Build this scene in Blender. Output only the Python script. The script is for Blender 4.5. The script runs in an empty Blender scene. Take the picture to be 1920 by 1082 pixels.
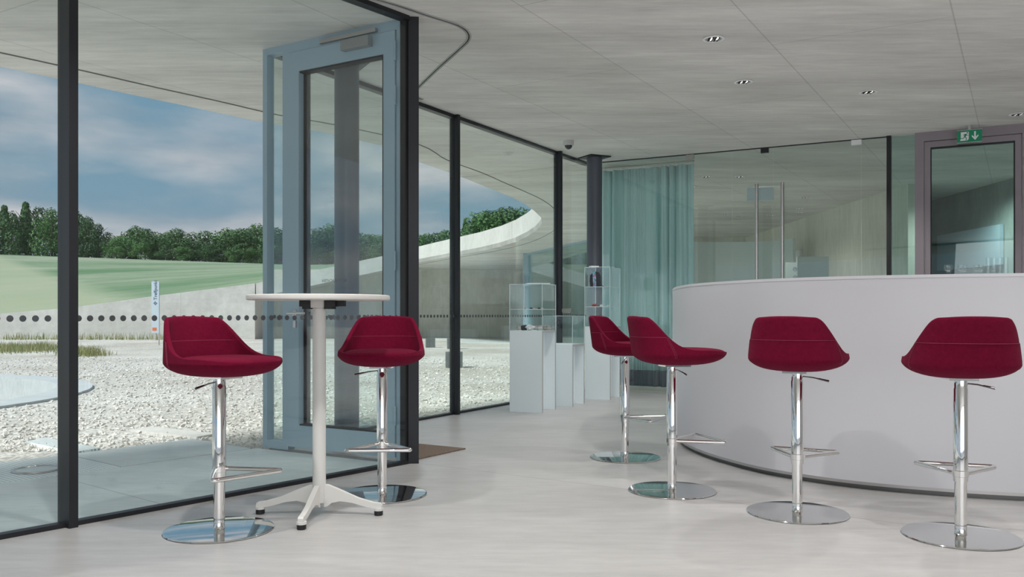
import bpy, bmesh, math, random
from mathutils import Vector, Matrix
from mathutils.geometry import delaunay_2d_cdt
random.seed(7)
PI = math.pi
scn = bpy.context.scene
C = scn.collection
# ------------------------------------------------------------------ camera
FPX, HOR = 1620.0, 590.0
cam_d = bpy.data.cameras.new('camera'); cam = bpy.data.objects.new('camera', cam_d); C.objects.link(cam)
cam.location = (0, 0, 1.0); cam.rotation_euler = (PI/2, 0, 0)
cam_d.sensor_width = 36.0; cam_d.lens = 36.0*FPX/1920.0
cam_d.shift_y = (HOR-541.0)/1920.0
cam_d.clip_start = 0.05; cam_d.clip_end = 800
scn.camera = cam
# ------------------------------------------------------------------ exposure
vs = scn.view_settings
vs.view_transform = 'Standard'; vs.look = 'None'; vs.gamma = 1.0; vs.exposure = 0.0; vs.use_curve_mapping = False
try:
    scn.cycles.transparent_max_bounces = 32
    scn.cycles.max_bounces = 10; scn.cycles.diffuse_bounces = 5; scn.cycles.glossy_bounces = 5
except Exception: pass
# ------------------------------------------------------------------ world: blue sky with layered clouds
world = bpy.data.worlds.new('sky'); scn.world = world; world.use_nodes = True
nt = world.node_tree; nt.nodes.clear()
def N(t, **k):
    n = nt.nodes.new(t)
    for a, b in k.items(): setattr(n, a, b)
    return n
out = N('ShaderNodeOutputWorld'); bg = N('ShaderNodeBackground'); tc = N('ShaderNodeTexCoord')
sep = N('ShaderNodeSeparateXYZ'); nt.links.new(tc.outputs['Generated'], sep.inputs[0])
grad = N('ShaderNodeValToRGB'); nt.links.new(sep.outputs[2], grad.inputs[0])
cr = grad.color_ramp; cr.elements[0].position = 0.0; cr.elements[0].color = (.25, .36, .45, 1)
cr.elements[1].position = 0.6; cr.elements[1].color = (.14, .25, .40, 1)
e = cr.elements.new(.14); e.color = (.21, .35, .46, 1)
e = cr.elements.new(.28); e.color = (.16, .31, .44, 1)
mp = N('ShaderNodeMapping'); mp.inputs['Scale'].default_value = (1.0, 1.0, 3.6); mp.inputs['Location'].default_value = (.35, .2, .1)
nt.links.new(tc.outputs['Generated'], mp.inputs[0])
no = N('ShaderNodeTexNoise'); no.inputs['Scale'].default_value = 3.4; no.inputs['Detail'].default_value = 8; no.inputs['Roughness'].default_value = .52
nt.links.new(mp.outputs[0], no.inputs['Vector'])
cl = N('ShaderNodeValToRGB'); nt.links.new(no.outputs[0], cl.inputs[0])
cl.color_ramp.elements[0].position = .39; cl.color_ramp.elements[0].color = (0, 0, 0, 1)
cl.color_ramp.elements[1].position = .60; cl.color_ramp.elements[1].color = (.95, .95, .95, 1)
no2 = N('ShaderNodeTexNoise'); no2.inputs['Scale'].default_value = 7; no2.inputs['Detail'].default_value = 5
nt.links.new(mp.outputs[0], no2.inputs['Vector'])
cc = N('ShaderNodeValToRGB'); nt.links.new(no2.outputs[0], cc.inputs[0])
cc.color_ramp.elements[0].position = .36; cc.color_ramp.elements[0].color = (.30, .37, .44, 1)
cc.color_ramp.elements[1].position = .68; cc.color_ramp.elements[1].color = (.66, .645, .67, 1)
mx = N('ShaderNodeMixRGB'); nt.links.new(cl.outputs[0], mx.inputs[0]); nt.links.new(grad.outputs[0], mx.inputs[1]); nt.links.new(cc.outputs[0], mx.inputs[2])
nt.links.new(mx.outputs[0], bg.inputs[0]); bg.inputs[1].default_value = 1.0
nt.links.new(bg.outputs[0], out.inputs[0])
# ------------------------------------------------------------------ sun and added fill lights
def light(name, kind, loc, rot, energy, color=(1, 1, 1), **k):
    d = bpy.data.lights.new(name, kind); d.energy = energy; d.color = color
    for a, b in k.items(): setattr(d, a, b)
    o = bpy.data.objects.new(name, d); C.objects.link(o); o.location = loc; o.rotation_euler = rot
    return o
def aim(v): return Vector(v).to_track_quat('-Z', 'Y').to_euler()
light('sun', 'SUN', (-20, -20, 30), aim((.78, .40, -.92)), 4.8, (1, .97, .92), angle=math.radians(12))
light('back_area_fill', 'AREA', (1.5, -4.6, 1.7), aim((0, 1, .10)), 135, (.97, .98, 1), shape='RECTANGLE', size=9, size_y=2.5)  # added area fill behind the camera, brightens the hall like window light
for _x, _y in ((-.6, 1.0), (1.6, 1.0), (3.8, 1.0), (0, -1.5), (3, -1.5), (-.3, 3.0), (1.9, 3.0), (4.1, 3.0), (.35, 5.0), (2.3, 5.6), (4.4, 5.6), (.6, 7.4), (2.6, 7.8), (4.6, 7.6), (1.0, 9.4), (3.4, 9.0), (6.2, 4.4), (6.2, 7.0), (-1.5, 3.1)):
    light('hall_fill_spot', 'SPOT', (_x, _y, 2.96), (0, 0, 0), (42 if _y < 2 else ((112 if _x < 0 else 74) if _y < 4 else (72 if _y < 6 else 66))), (1, .985, .96), spot_size=2.05, spot_blend=.55, shadow_soft_size=.05)  # spots added to brighten floor and ceiling, no fittings of their own
# ------------------------------------------------------------------ helpers
def P(px, py, z=0.0):
    Y = (1.0-z)*FPX/(py-HOR); return Vector(((px-960.0)/FPX*Y, Y, z))
P0 = Vector((-2.286, 3.857, 0)); FT = Vector((.6298, .7768, 0)); FN = Vector((-.7768, .6298, 0))
def F(t, n=0, z=0): return P0+FT*t+FN*n+Vector((0, 0, z))
D0 = Vector((-.68, 5.83, 0)); DT = Vector((-.855, .519, 0)).normalized()
O0 = Vector((-1.834, 6.53, 0)); OT = Vector((.509, .861, 0)).normalized()
B0 = Vector((1.0, 11.42, 0)); BT = Vector((.882, -.471, 0)).normalized()
def V(*a): return Vector(a)
UP = V(0, 0, 1)
def mesh_obj(name, bm, mat, parent=None, smooth=False, mods=None):
    me = bpy.data.meshes.new(name)
    bmesh.ops.recalc_face_normals(bm, faces=bm.faces)
    bm.to_mesh(me); bm.free()
    if isinstance(mat, (list, tuple)):
        for m in mat: me.materials.append(m)
    else: me.materials.append(mat)
    if smooth:
        for p in me.polygons: p.use_smooth = True
        if smooth != 'all': me.set_sharp_from_angle(angle=math.radians(38))
    o = bpy.data.objects.new(name, me); C.objects.link(o)
    if parent: o.parent = parent
    return o
def tag(o, label=None, cat=None, group=None, kind=None):
    if label: o['label'] = label
    if cat: o['category'] = cat
    if group: o['group'] = group
    if kind: o['kind'] = kind
    return o
def thing(name, label, cat, loc=(0, 0, 0), rz=0, group=None, kind=None):
    o = bpy.data.objects.new(name, None); C.objects.link(o); o.empty_display_size = .1
    o.location = loc; o.rotation_euler = (0, 0, rz)
    return tag(o, label, cat, group, kind)
def dup(root):
    r = root.copy(); C.objects.link(r)
    for ch in root.children:
        c = ch.copy(); C.objects.link(c); c.parent = r
        for g in ch.children:
            d = g.copy(); C.objects.link(d); d.parent = c
    return r
def box(bm, lo, hi, M=None):
    vs = [bm.verts.new((M @ V(x, y, z)) if M else (x, y, z)) for x in (lo[0], hi[0]) for y in (lo[1], hi[1]) for z in (lo[2], hi[2])]
    for f in ((0, 1, 3, 2), (4, 6, 7, 5), (0, 4, 5, 1), (2, 3, 7, 6), (0, 2, 6, 4), (1, 5, 7, 3)): bm.faces.new([vs[i] for i in f])
    return vs
def frameM(o, x, y=None):
    x = x.normalized(); y = y.normalized() if y else UP.cross(x); z = x.cross(y)
    m = Matrix((x, y, z)).transposed().to_4x4(); m.translation = o; return m
def bevel(bm, w=.003, seg=2):
    es = [e for e in bm.edges if len(e.link_faces) == 2 and e.calc_face_angle(0) > .6]
    bmesh.ops.bevel(bm, geom=es, offset=w, segments=seg, affect='EDGES', profile=.5)
def lathe(bm, prof, seg=40, M=None, cap=True):
    rings = []
    for r, z in prof:
        if r < 1e-6: rings.append([bm.verts.new(M @ V(0, 0, z) if M else V(0, 0, z))])
        else: rings.append([bm.verts.new((M @ V(r*math.cos(2*PI*i/seg), r*math.sin(2*PI*i/seg), z)) if M else V(r*math.cos(2*PI*i/seg), r*math.sin(2*PI*i/seg), z)) for i in range(seg)])
    for a, b in zip(rings, rings[1:]):
        for i in range(seg):
            j = (i+1) % seg
            if len(a) == 1 and len(b) == 1: continue
            if len(a) == 1: bm.faces.new((a[0], b[i], b[j]))
            elif len(b) == 1: bm.faces.new((a[i], a[j], b[0]))
            else: bm.faces.new((a[i], a[j], b[j], b[i]))
    if cap:
        for r in (rings[0], rings[-1]):
            if len(r) > 1: bm.faces.new(r)
def tube(bm, pts, r, seg=10, closed=False):
    pts = [Vector(p) for p in pts]; n = len(pts); rings = []; up = None
    for i, p in enumerate(pts):
        a = pts[(i-1) % n] if (closed or i > 0) else p; b = pts[(i+1) % n] if (closed or i < n-1) else p
        d = (b-a).normalized()
        if up is None: up = V(0, 0, 1) if abs(d.z) < .9 else V(1, 0, 0)
        s = d.cross(up).normalized(); u = s.cross(d).normalized(); up = u
        rr = r[i] if isinstance(r, (list, tuple)) else r
        rings.append([bm.verts.new(p+(s*math.cos(2*PI*k/seg)+u*math.sin(2*PI*k/seg))*rr) for k in range(seg)])
    for i in range(n if closed else n-1):
        a, b = rings[i], rings[(i+1) % n]
        for k in range(seg): bm.faces.new((a[k], a[(k+1) % seg], b[(k+1) % seg], b[k]))
    if not closed: bm.faces.new(rings[0]); bm.faces.new(rings[-1])
def prism(bm, poly, z0, z1, M=None):
    f = lambda p, z: (M @ V(p[0], p[1], z)) if M else V(p[0], p[1], z)
    a = [bm.verts.new(f(p, z0)) for p in poly]; b = [bm.verts.new(f(p, z1)) for p in poly]
    bm.faces.new(a); bm.faces.new(b)
    for i in range(len(poly)): j = (i+1) % len(poly); bm.faces.new((a[i], a[j], b[j], b[i]))
def plate(bm, outer, holes, z0, z1):
    """horizontal slab with holes"""
    pts = []; edges = []
    for lp in [outer]+holes:
        s = len(pts); pts += [Vector((p[0], p[1])) for p in lp]
        edges += [(s+i, s+(i+1) % len(lp)) for i in range(len(lp))]
    vo, eo, fo, ov, oe, of = delaunay_2d_cdt(pts, edges, [], 0, 1e-6)
    def inside(p, lp):
        c = False
        for i in range(len(lp)):
            a, b = lp[i], lp[(i+1) % len(lp)]
            if (a[1] > p[1]) != (b[1] > p[1]) and p[0] < (b[0]-a[0])*(p[1]-a[1])/(b[1]-a[1])+a[0]: c = not c
        return c
    fo = [f for f in fo if not any(inside(sum((vo[i] for i in f), Vector((0, 0)))/len(f), h) for h in holes) and inside(sum((vo[i] for i in f), Vector((0, 0)))/len(f), outer)]
    top = [bm.verts.new((v.x, v.y, z1)) for v in vo]; bot = [bm.verts.new((v.x, v.y, z0)) for v in vo]
    cnt = {}
    for f in fo:
        bm.faces.new([top[i] for i in f]); bm.faces.new([bot[i] for i in reversed(f)])
        for i in range(len(f)):
            k = (f[i], f[(i+1) % len(f)]); cnt[k] = 1
    for (a, b) in list(cnt):
        if (b, a) not in cnt: bm.faces.new((top[a], top[b], bot[b], bot[a]))
    for v in [v for v in bm.verts if not v.link_faces]: bm.verts.remove(v)
# ------------------------------------------------------------------ materials
def mat(name, col, rough=.5, metal=0, **k):
    m = bpy.data.materials.new(name); m.use_nodes = True; b = m.node_tree.nodes['Principled BSDF']
    b.inputs['Base Color'].default_value = (*col, 1); b.inputs['Roughness'].default_value = rough; b.inputs['Metallic'].default_value = metal
    for a, v in k.items(): b.inputs[a].default_value = v
    return m
def tex(m, c0, c1, scale, detail=6, rough=.6, stretch=(1, 1, 1), rz=0, lo=.3, hi=.7, bump=0, bscale=None, coord='Object'):
    nt = m.node_tree; b = nt.nodes['Principled BSDF']
    t = nt.nodes.new('ShaderNodeTexCoord'); mp = nt.nodes.new('ShaderNodeMapping'); mp.inputs['Scale'].default_value = stretch; mp.inputs['Rotation'].default_value = (0, 0, rz)
    n = nt.nodes.new('ShaderNodeTexNoise'); n.inputs['Scale'].default_value = scale; n.inputs['Detail'].default_value = detail; n.inputs['Roughness'].default_value = rough
    r = nt.nodes.new('ShaderNodeValToRGB'); r.color_ramp.elements[0].position = lo; r.color_ramp.elements[1].position = hi
    r.color_ramp.elements[0].color = (*c0, 1); r.color_ramp.elements[1].color = (*c1, 1)
    nt.links.new(t.outputs[coord], mp.inputs[0]); nt.links.new(mp.outputs[0], n.inputs['Vector']); nt.links.new(n.outputs[0], r.inputs[0]); nt.links.new(r.outputs[0], b.inputs['Base Color'])
    if bump:
        n2 = nt.nodes.new('ShaderNodeTexNoise'); n2.inputs['Scale'].default_value = bscale or scale*5; n2.inputs['Detail'].default_value = 4
        nt.links.new(mp.outputs[0], n2.inputs['Vector'])
        bp = nt.nodes.new('ShaderNodeBump'); bp.inputs['Strength'].default_value = bump; bp.inputs['Distance'].default_value = .01
        nt.links.new(n2.outputs[0], bp.inputs['Height']); nt.links.new(bp.outputs[0], b.inputs['Normal'])
    return m, mp, r
def concrete(name, c0, c1, joints=None, rz=0, rough=.75, sc=.6, joint_col=.55, stretch=(1, 3, 1), spots=0, coordrot=(0, 0, 0)):
    m = mat(name, c0, rough); nt = m.node_tree; b = nt.nodes['Principled BSDF']
    _, mp, r = tex(m, c0, c1, sc, 10, .68, stretch, rz, .3, .72)
    L = nt.links; last = r.outputs[0]
    t = nt.nodes.new('ShaderNodeTexCoord')
    n2 = nt.nodes.new('ShaderNodeTexNoise'); n2.inputs['Scale'].default_value = sc*9; n2.inputs['Detail'].default_value = 8; n2.inputs['Roughness'].default_value = .7
    mp2 = nt.nodes.new('ShaderNodeMapping'); mp2.inputs['Scale'].default_value = (stretch[0]*.5, stretch[1]*1.6, stretch[2]); mp2.inputs['Rotation'].default_value = (0, 0, rz)
    L.new(t.outputs['Object'], mp2.inputs[0]); L.new(mp2.outputs[0], n2.inputs['Vector'])
    rr = nt.nodes.new('ShaderNodeMapRange'); rr.inputs[1].default_value = .25; rr.inputs[2].default_value = .75; rr.inputs[3].default_value = .84; rr.inputs[4].default_value = 1.12
    L.new(n2.outputs[0], rr.inputs[0])
    mm = nt.nodes.new('ShaderNodeMixRGB'); mm.blend_type = 'MULTIPLY'; mm.inputs[0].default_value = 1; L.new(last, mm.inputs[1]); L.new(rr.outputs[0], mm.inputs[2]); last = mm.outputs[0]
    if joints:
        mp3 = nt.nodes.new('ShaderNodeMapping'); mp3.inputs['Rotation'].default_value = joints[2] if len(joints) > 2 else (0, 0, rz); mp3.inputs['Location'].default_value = joints[3] if len(joints) > 3 else (0, 0, 0)
        L.new(t.outputs['Object'], mp3.inputs[0])
        br = nt.nodes.new('ShaderNodeTexBrick'); br.offset = .5; br.inputs['Scale'].default_value = 1; br.inputs['Brick Width'].default_value = joints[0]; br.inputs['Row Height'].default_value = joints[1]
        br.inputs['Mortar Size'].default_value = .006; br.inputs['Mortar Smooth'].default_value = .3
        br.inputs['Color1'].default_value = (1, 1, 1, 1); br.inputs['Color2'].default_value = (.96, .96, .95, 1); br.inputs['Mortar'].default_value = (joint_col,)*3+(1,)
        L.new(mp3.outputs[0], br.inputs['Vector'])
        m2 = nt.nodes.new('ShaderNodeMixRGB'); m2.blend_type = 'MULTIPLY'; m2.inputs[0].default_value = 1; L.new(last, m2.inputs[1]); L.new(br.outputs[0], m2.inputs[2]); last = m2.outputs[0]
    L.new(last, b.inputs['Base Color'])
    return m
def glass(name, tint, f0=.045, pol=1.0):
    m = bpy.data.materials.new(name); m.use_nodes = True; nt = m.node_tree; nt.nodes.clear(); L = nt.links
    o = nt.nodes.new('ShaderNodeOutputMaterial'); mx = nt.nodes.new('ShaderNodeMixShader'); tr = nt.nodes.new('ShaderNodeBsdfTransparent'); gl = nt.nodes.new('ShaderNodeBsdfGlossy')
    gl.inputs['Roughness'].default_value = 0; gl.inputs['Color'].default_value = (.95, .98, 1, 1); tr.inputs[0].default_value = (*tint, 1)
    g = nt.nodes.new('ShaderNodeNewGeometry'); dp = nt.nodes.new('ShaderNodeVectorMath'); dp.operation = 'DOT_PRODUCT'
    L.new(g.outputs['Normal'], dp.inputs[0]); L.new(g.outputs['Incoming'], dp.inputs[1])
    def M(op, a, b=None):
        n = nt.nodes.new('ShaderNodeMath'); n.operation = op
        for i, x in enumerate((a, b)):
            if x is None: continue
            if isinstance(x, (int, float)): n.inputs[i].default_value = x
            else: L.new(x, n.inputs[i])
        return n.outputs[0]
    ab = M('ABSOLUTE', dp.outputs['Value']); inv = M('SUBTRACT', 1.0, ab); p5 = M('POWER', inv, 5.0); f = M('ADD', M('MULTIPLY', p5, 1-f0), f0)
    L.new(f, mx.inputs[0]); L.new(tr.outputs[0], mx.inputs[1]); L.new(gl.outputs[0], mx.inputs[2]); L.new(mx.outputs[0], o.inputs[0])
    return m
CEILROT = -math.radians(59.4)
M = {}
M['ceiling'] = concrete('board_marked_concrete', (.56, .55, .53), (.88, .87, .84), joints=(3.3, 1.2, (0, 0, CEILROT), (-1.545, -.4, 0)), rz=math.radians(24), sc=.9, joint_col=.76, stretch=(.45, 1.5, 1))
M['wall'] = concrete('cast_concrete_wall', (.58, .57, .51), (.74, .73, .66), joints=(4.0, 3.2, (PI/2, 0, 0)), sc=.8, stretch=(1.6, 1.6, .35), joint_col=.6)
M['fascia'] = concrete('pale_concrete', (.55, .55, .53), (.72, .72, .70), joints=(4.6, 6, (PI/2, 0, 0)), sc=.7, stretch=(1.2, 1.2, .8), joint_col=.6)
M['floor'] = concrete('polished_screed', (.45, .438, .43), (.57, .556, .548), joints=(200, 6.0, (0, 0, math.radians(34)), (100, 1.53, 0)), rz=.3, rough=.34, sc=.7, stretch=(1, 1.6, 1), joint_col=.72)
M['floor'].node_tree.nodes['Principled BSDF'].inputs['Specular IOR Level'].default_value = .55
M['apron'] = concrete('apron_slab', (.52, .58, .59), (.66, .72, .73), rough=.5, sc=1.2, joints=(2.4, 4.0, (0, 0, -math.radians(51)), (0, 0, 0)), joint_col=.7)
M['frame'] = mat('anthracite_frame', (.022, .023, .028), .45, .3)
M['doorframe'] = mat('blue_grey_frame', (.33, .45, .53), .42, .05)
M['purple'] = mat('mauve_grey_frame', (.29, .25, .275), .45, .2)
M['gasket'] = mat('black_gasket', (.012, .012, .014), .6)
M['glass'] = glass('clear_glazing', (.955, .975, .97), .035)
M['gdoor'] = glass('door_glazing', (.95, .98, .98), .075)
M['gback'] = glass('greenish_glazing', (.93, .97, .955), .055)
M['gteal'] = glass('teal_glazing', (.80, .92, .90), .05)
M['gcase'] = glass('vitrine_glass', (.985, .995, .995), .03)
M['gedge'] = mat('polished_glass_edge', (.75, .88, .88), .15, 0)
M['frost'] = mat('frosted_glass', (.62, .70, .70), .35)
M['dot'] = mat('grey_sticker', (.075, .075, .085), .7)
M['chrome'] = mat('chrome', (.86, .85, .84), .045, 1)
M['chromedark'] = mat('dark_steel', (.22, .2, .21), .15, 1)
M['steel'] = mat('brushed_steel', (.55, .53, .52), .28, 1)
M['polish'] = mat('polished_plate', (.80, .80, .79), .06, 1)
M['white'] = mat('white_powdercoat', (.72, .71, .68), .45)
M['whitetop'] = mat('white_laminate', (.70, .68, .65), .4)
M['black'] = mat('black_plastic', (.012, .012, .013), .5)
M['counter'] = mat('satin_white_panel', (.67, .665, .70), .38)
M['plinth'] = mat('steel_plinth', (.16, .16, .155), .3, .8)
M['pedestal'] = mat('pale_grey_board', (.88, .96, .99), .45)
M['pededge'] = mat('board_edge', (.50, .50, .49), .6)
M['thread'] = mat('pink_thread', (.26, .03, .065), .8)
M['red'] = mat('crimson_wool', (.20, .010, .038), 1.0, **{'Specular IOR Level': .12}); M['red'].node_tree.nodes['Principled BSDF'].inputs['Sheen Weight'].default_value = .05
M['red'].node_tree.nodes['Principled BSDF'].inputs['Sheen Tint'].default_value = (.9, .25, .4, 1)
tex(M['red'], (.130, .0035, .021), (.165, .005, .029), 60, 5, .6, bump=.12, bscale=420)
M['column'] = mat('graphite_column', (.10, .11, .135), .42, .25)
M['curtain'] = mat('blue_green_curtain', (.60, .80, .82), .85)
M['hem'] = mat('dark_hem', (.12, .12, .16), .85)
M['mat'] = mat('coir', (.19, .14, .10), 1); tex(M['mat'], (.12, .09, .07), (.27, .2, .15), 90, 3, bump=.5, bscale=300)
M['green'] = mat('sign_green', (0, .27, .13), .4); M['signwhite'] = mat('sign_white', (.85, .85, .87), .4)
M['signwhite2'] = mat('blue_white_panel', (.62, .72, .80), .4); M['ink'] = mat('blue_ink', (.06, .12, .2), .6); M['orange'] = mat('orange_label', (.85, .2, .06), .6)
M['block'] = mat('dark_granite', (.14, .155, .155), .75); tex(M['block'], (.11, .125, .125), (.18, .2, .2), 12)
M['rock'] = mat('mineral', (.45, .43, .40), .8); tex(M['rock'], (.2, .17, .15), (.75, .75, .72), 30)
M['rockred'] = mat('red_mineral', (.35, .05, .03), .6); M['rockwhite'] = mat('white_mineral', (.8, .8, .8), .6)
M['paper'] = mat('paper', (.8, .8, .8), .7); M['book'] = mat('green_grey_cover', (.28, .30, .27), .6); M['bag'] = mat('black_cloth', (.02, .018, .02), .8)
M['emit'] = mat('lamp_glass', (.8, .8, .8), .3); M['emit'].node_tree.nodes['Principled BSDF'].inputs['Emission Color'].default_value = (1, .95, .88, 1); M['emit'].node_tree.nodes['Principled BSDF'].inputs['Emission Strength'].default_value = 1.2
M['reflector'] = mat('lamp_reflector', (.7, .7, .68), .2, 1)
M['dome'] = mat('smoked_dome', (.03, .03, .035), .08)
# printed strap with coloured picture band
M['print'] = mat('colour_print', (.3, .3, .5), .5)
nt_ = M['print'].node_tree; vv = nt_.nodes.new('ShaderNodeTexVoronoi'); vv.inputs['Scale'].default_value = 60; tcn = nt_.nodes.new('ShaderNodeTexCoord')
hs = nt_.nodes.new('ShaderNodeMixRGB'); hs.inputs[0].default_value = .55; hs.inputs[2].default_value = (.08, .15, .4, 1)
nt_.links.new(tcn.outputs['Object'], vv.inputs['Vector']); nt_.links.new(vv.outputs['Color'], hs.inputs[1]); nt_.links.new(hs.outputs[0], nt_.nodes['Principled BSDF'].inputs['Base Color'])
# gravel
M['gravel'] = mat('limestone_gravel', (.5, .5, .46), .95)
def gravel(m):
    nt = m.node_tree; L = nt.links; b = nt.nodes['Principled BSDF']; t = nt.nodes.new('ShaderNodeTexCoord')
    v = nt.nodes.new('ShaderNodeTexVoronoi'); v.inputs['Scale'].default_value = 24; L.new(t.outputs['Object'], v.inputs['Vector'])
    n = nt.nodes.new('ShaderNodeTexNoise'); n.inputs['Scale'].default_value = .35; n.inputs['Detail'].default_value = 6; L.new(t.outputs['Object'], n.inputs['Vector'])
    n3 = nt.nodes.new('ShaderNodeTexNoise'); n3.inputs['Scale'].default_value = 40; n3.inputs['Detail'].default_value = 4; L.new(t.outputs['Object'], n3.inputs['Vector'])
    r = nt.nodes.new('ShaderNodeValToRGB'); r.color_ramp.elements[0].position = .35; r.color_ramp.elements[1].position = .65
    r.color_ramp.elements[0].color = (.48, .46, .41, 1); r.color_ramp.elements[1].color = (.66, .66, .63, 1); L.new(n.outputs[0], r.inputs[0])
    r2 = nt.nodes.new('ShaderNodeMapRange'); r2.inputs[1].default_value = .2; r2.inputs[2].default_value = .8; r2.inputs[3].default_value = .62; r2.inputs[4].default_value = 1.2
    sp = nt.nodes.new('ShaderNodeSeparateColor'); L.new(v.outputs['Color'], sp.inputs[0])
    ad = nt.nodes.new('ShaderNodeMath'); ad.operation = 'ADD'; ad.inputs[1].default_value = 0; mu = nt.nodes.new('ShaderNodeMath'); mu.operation = 'MULTIPLY_ADD'; mu.inputs[1].default_value = .5; 
    L.new(sp.outputs[0], mu.inputs[0]); L.new(n3.outputs[0], ad.inputs[0]); hm = nt.nodes.new('ShaderNodeMath'); hm.operation = 'MULTIPLY'; hm.inputs[1].default_value = .5; L.new(ad.outputs[0], hm.inputs[0]); L.new(hm.outputs[0], mu.inputs[2])
    L.new(mu.outputs[0], r2.inputs[0])
    mm = nt.nodes.new('ShaderNodeMixRGB'); mm.blend_type = 'MULTIPLY'; mm.inputs[0].default_value = 1; L.new(r.outputs[0], mm.inputs[1]); L.new(r2.outputs[0], mm.inputs[2]); L.new(mm.outputs[0], b.inputs['Base Color'])
    bp = nt.nodes.new('ShaderNodeBump'); bp.inputs['Strength'].default_value = .7; bp.inputs['Distance'].default_value = .02; bp.invert = True; L.new(v.outputs['Distance'], bp.inputs['Height']); L.new(bp.outputs[0], b.inputs['Normal'])
gravel(M['gravel'])
M['stone'] = mat('limestone_chips', (.6, .59, .54), .95); tex(M['stone'], (.56, .54, .50), (.86, .85, .82), 2.5)
M['meadow'] = mat('meadow', (.2, .35, .1), 1); tex(M['meadow'], (.085, .185, .085), (.28, .33, .24), .035, 10, .7, (1, 2.2, 1), .5, .40, .62, bump=.4, bscale=3)
nt_ = M['meadow'].node_tree; L_ = nt_.links; bs_ = nt_.nodes['Principled BSDF']; src_ = bs_.inputs['Base Color'].links[0].from_socket
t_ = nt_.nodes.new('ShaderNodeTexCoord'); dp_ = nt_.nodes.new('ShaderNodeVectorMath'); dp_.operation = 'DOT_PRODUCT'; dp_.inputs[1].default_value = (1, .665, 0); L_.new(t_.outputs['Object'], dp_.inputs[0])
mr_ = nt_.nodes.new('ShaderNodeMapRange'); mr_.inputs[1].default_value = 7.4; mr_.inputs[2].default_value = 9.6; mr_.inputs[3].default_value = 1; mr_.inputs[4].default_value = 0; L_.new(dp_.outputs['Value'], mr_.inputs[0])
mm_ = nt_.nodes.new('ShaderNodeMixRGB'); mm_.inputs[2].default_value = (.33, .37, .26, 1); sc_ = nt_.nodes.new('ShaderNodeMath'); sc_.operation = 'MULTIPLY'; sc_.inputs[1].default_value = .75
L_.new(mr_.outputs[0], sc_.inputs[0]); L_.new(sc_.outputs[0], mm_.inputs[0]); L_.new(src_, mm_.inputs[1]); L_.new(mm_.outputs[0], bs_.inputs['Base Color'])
M['grass'] = mat('dry_grass', (.26, .30, .12), 1); tex(M['grass'], (.16, .24, .08), (.42, .38, .20), 3)
M['leaf'] = mat('foliage', (.05, .12, .04), .8)
def leafmat(m):
    nt = m.node_tree; L = nt.links; b = nt.nodes['Principled BSDF']; oi = nt.nodes.new('ShaderNodeObjectInfo'); t = nt.nodes.new('ShaderNodeTexCoord')
    n = nt.nodes.new('ShaderNodeTexNoise'); n.inputs['Scale'].default_value = .9; n.inputs['Detail'].default_value = 3; L.new(t.outputs['Object'], n.inputs['Vector'])
    ad = nt.nodes.new('ShaderNodeMath'); ad.operation = 'MULTIPLY_ADD'; ad.inputs[1].default_value = .55; L.new(oi.outputs['Random'], ad.inputs[0]); 
    mu = nt.nodes.new('ShaderNodeMath'); mu.operation = 'MULTIPLY'; mu.inputs[1].default_value = .6; L.new(n.outputs[0], mu.inputs[0]); L.new(mu.outputs[0], ad.inputs[2])
    r = nt.nodes.new('ShaderNodeValToRGB'); r.color_ramp.elements[0].position = .15; r.color_ramp.elements[1].position = .9
    r.color_ramp.elements[0].color = (.030, .085, .035, 1); r.color_ramp.elements[1].color = (.10, .23, .065, 1)
    L.new(ad.outputs[0], r.inputs[0]); L.new(r.outputs[0], b.inputs['Base Color'])
leafmat(M['leaf'])
M['bark'] = mat('bark', (.07, .055, .04), .9)
M['grating'] = mat('galvanised_grating', (.33, .39, .41), .5, .1)
nt_ = M['grating'].node_tree; L_ = nt_.links
tg = nt_.nodes.new('ShaderNodeTexCoord'); mg = nt_.nodes.new('ShaderNodeMapping'); mg.inputs['Rotation'].default_value = (0, 0, -math.radians(51)); bg_ = nt_.nodes.new('ShaderNodeTexBrick'); bg_.offset = 0
bg_.inputs['Scale'].default_value = 1; bg_.inputs['Brick Width'].default_value = .03; bg_.inputs['Row Height'].default_value = .03; bg_.inputs['Mortar Size'].default_value = .006
bg_.inputs['Color1'].default_value = (.36, .42, .43, 1); bg_.inputs['Color2'].default_value = (.42, .48, .50, 1); bg_.inputs['Mortar'].default_value = (.80, .87, .88, 1)
L_.new(tg.outputs['Object'], mg.inputs[0]); L_.new(mg.outputs[0], bg_.inputs['Vector']); L_.new(bg_.outputs[0], nt_.nodes['Principled BSDF'].inputs['Base Color'])

# ================================================================== STRUCTURE
H = 3.0
# ---- interior floor
fl = [F(-13), F(2.545), D0+DT*1.35, B0, V(2.05, 23.1, 0), V(.5, 28.2, 0), V(8, 30, 0), V(9, 9, 0), V(9, -6, 0), V(-6, -8, 0)]
bm = bmesh.new(); prism(bm, [(p.x, p.y) for p in fl], -.12, 0)
tag(mesh_obj('floor', bm, M['floor']), 'pale grey polished screed floor of the bar hall', 'floor', kind='structure')
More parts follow.
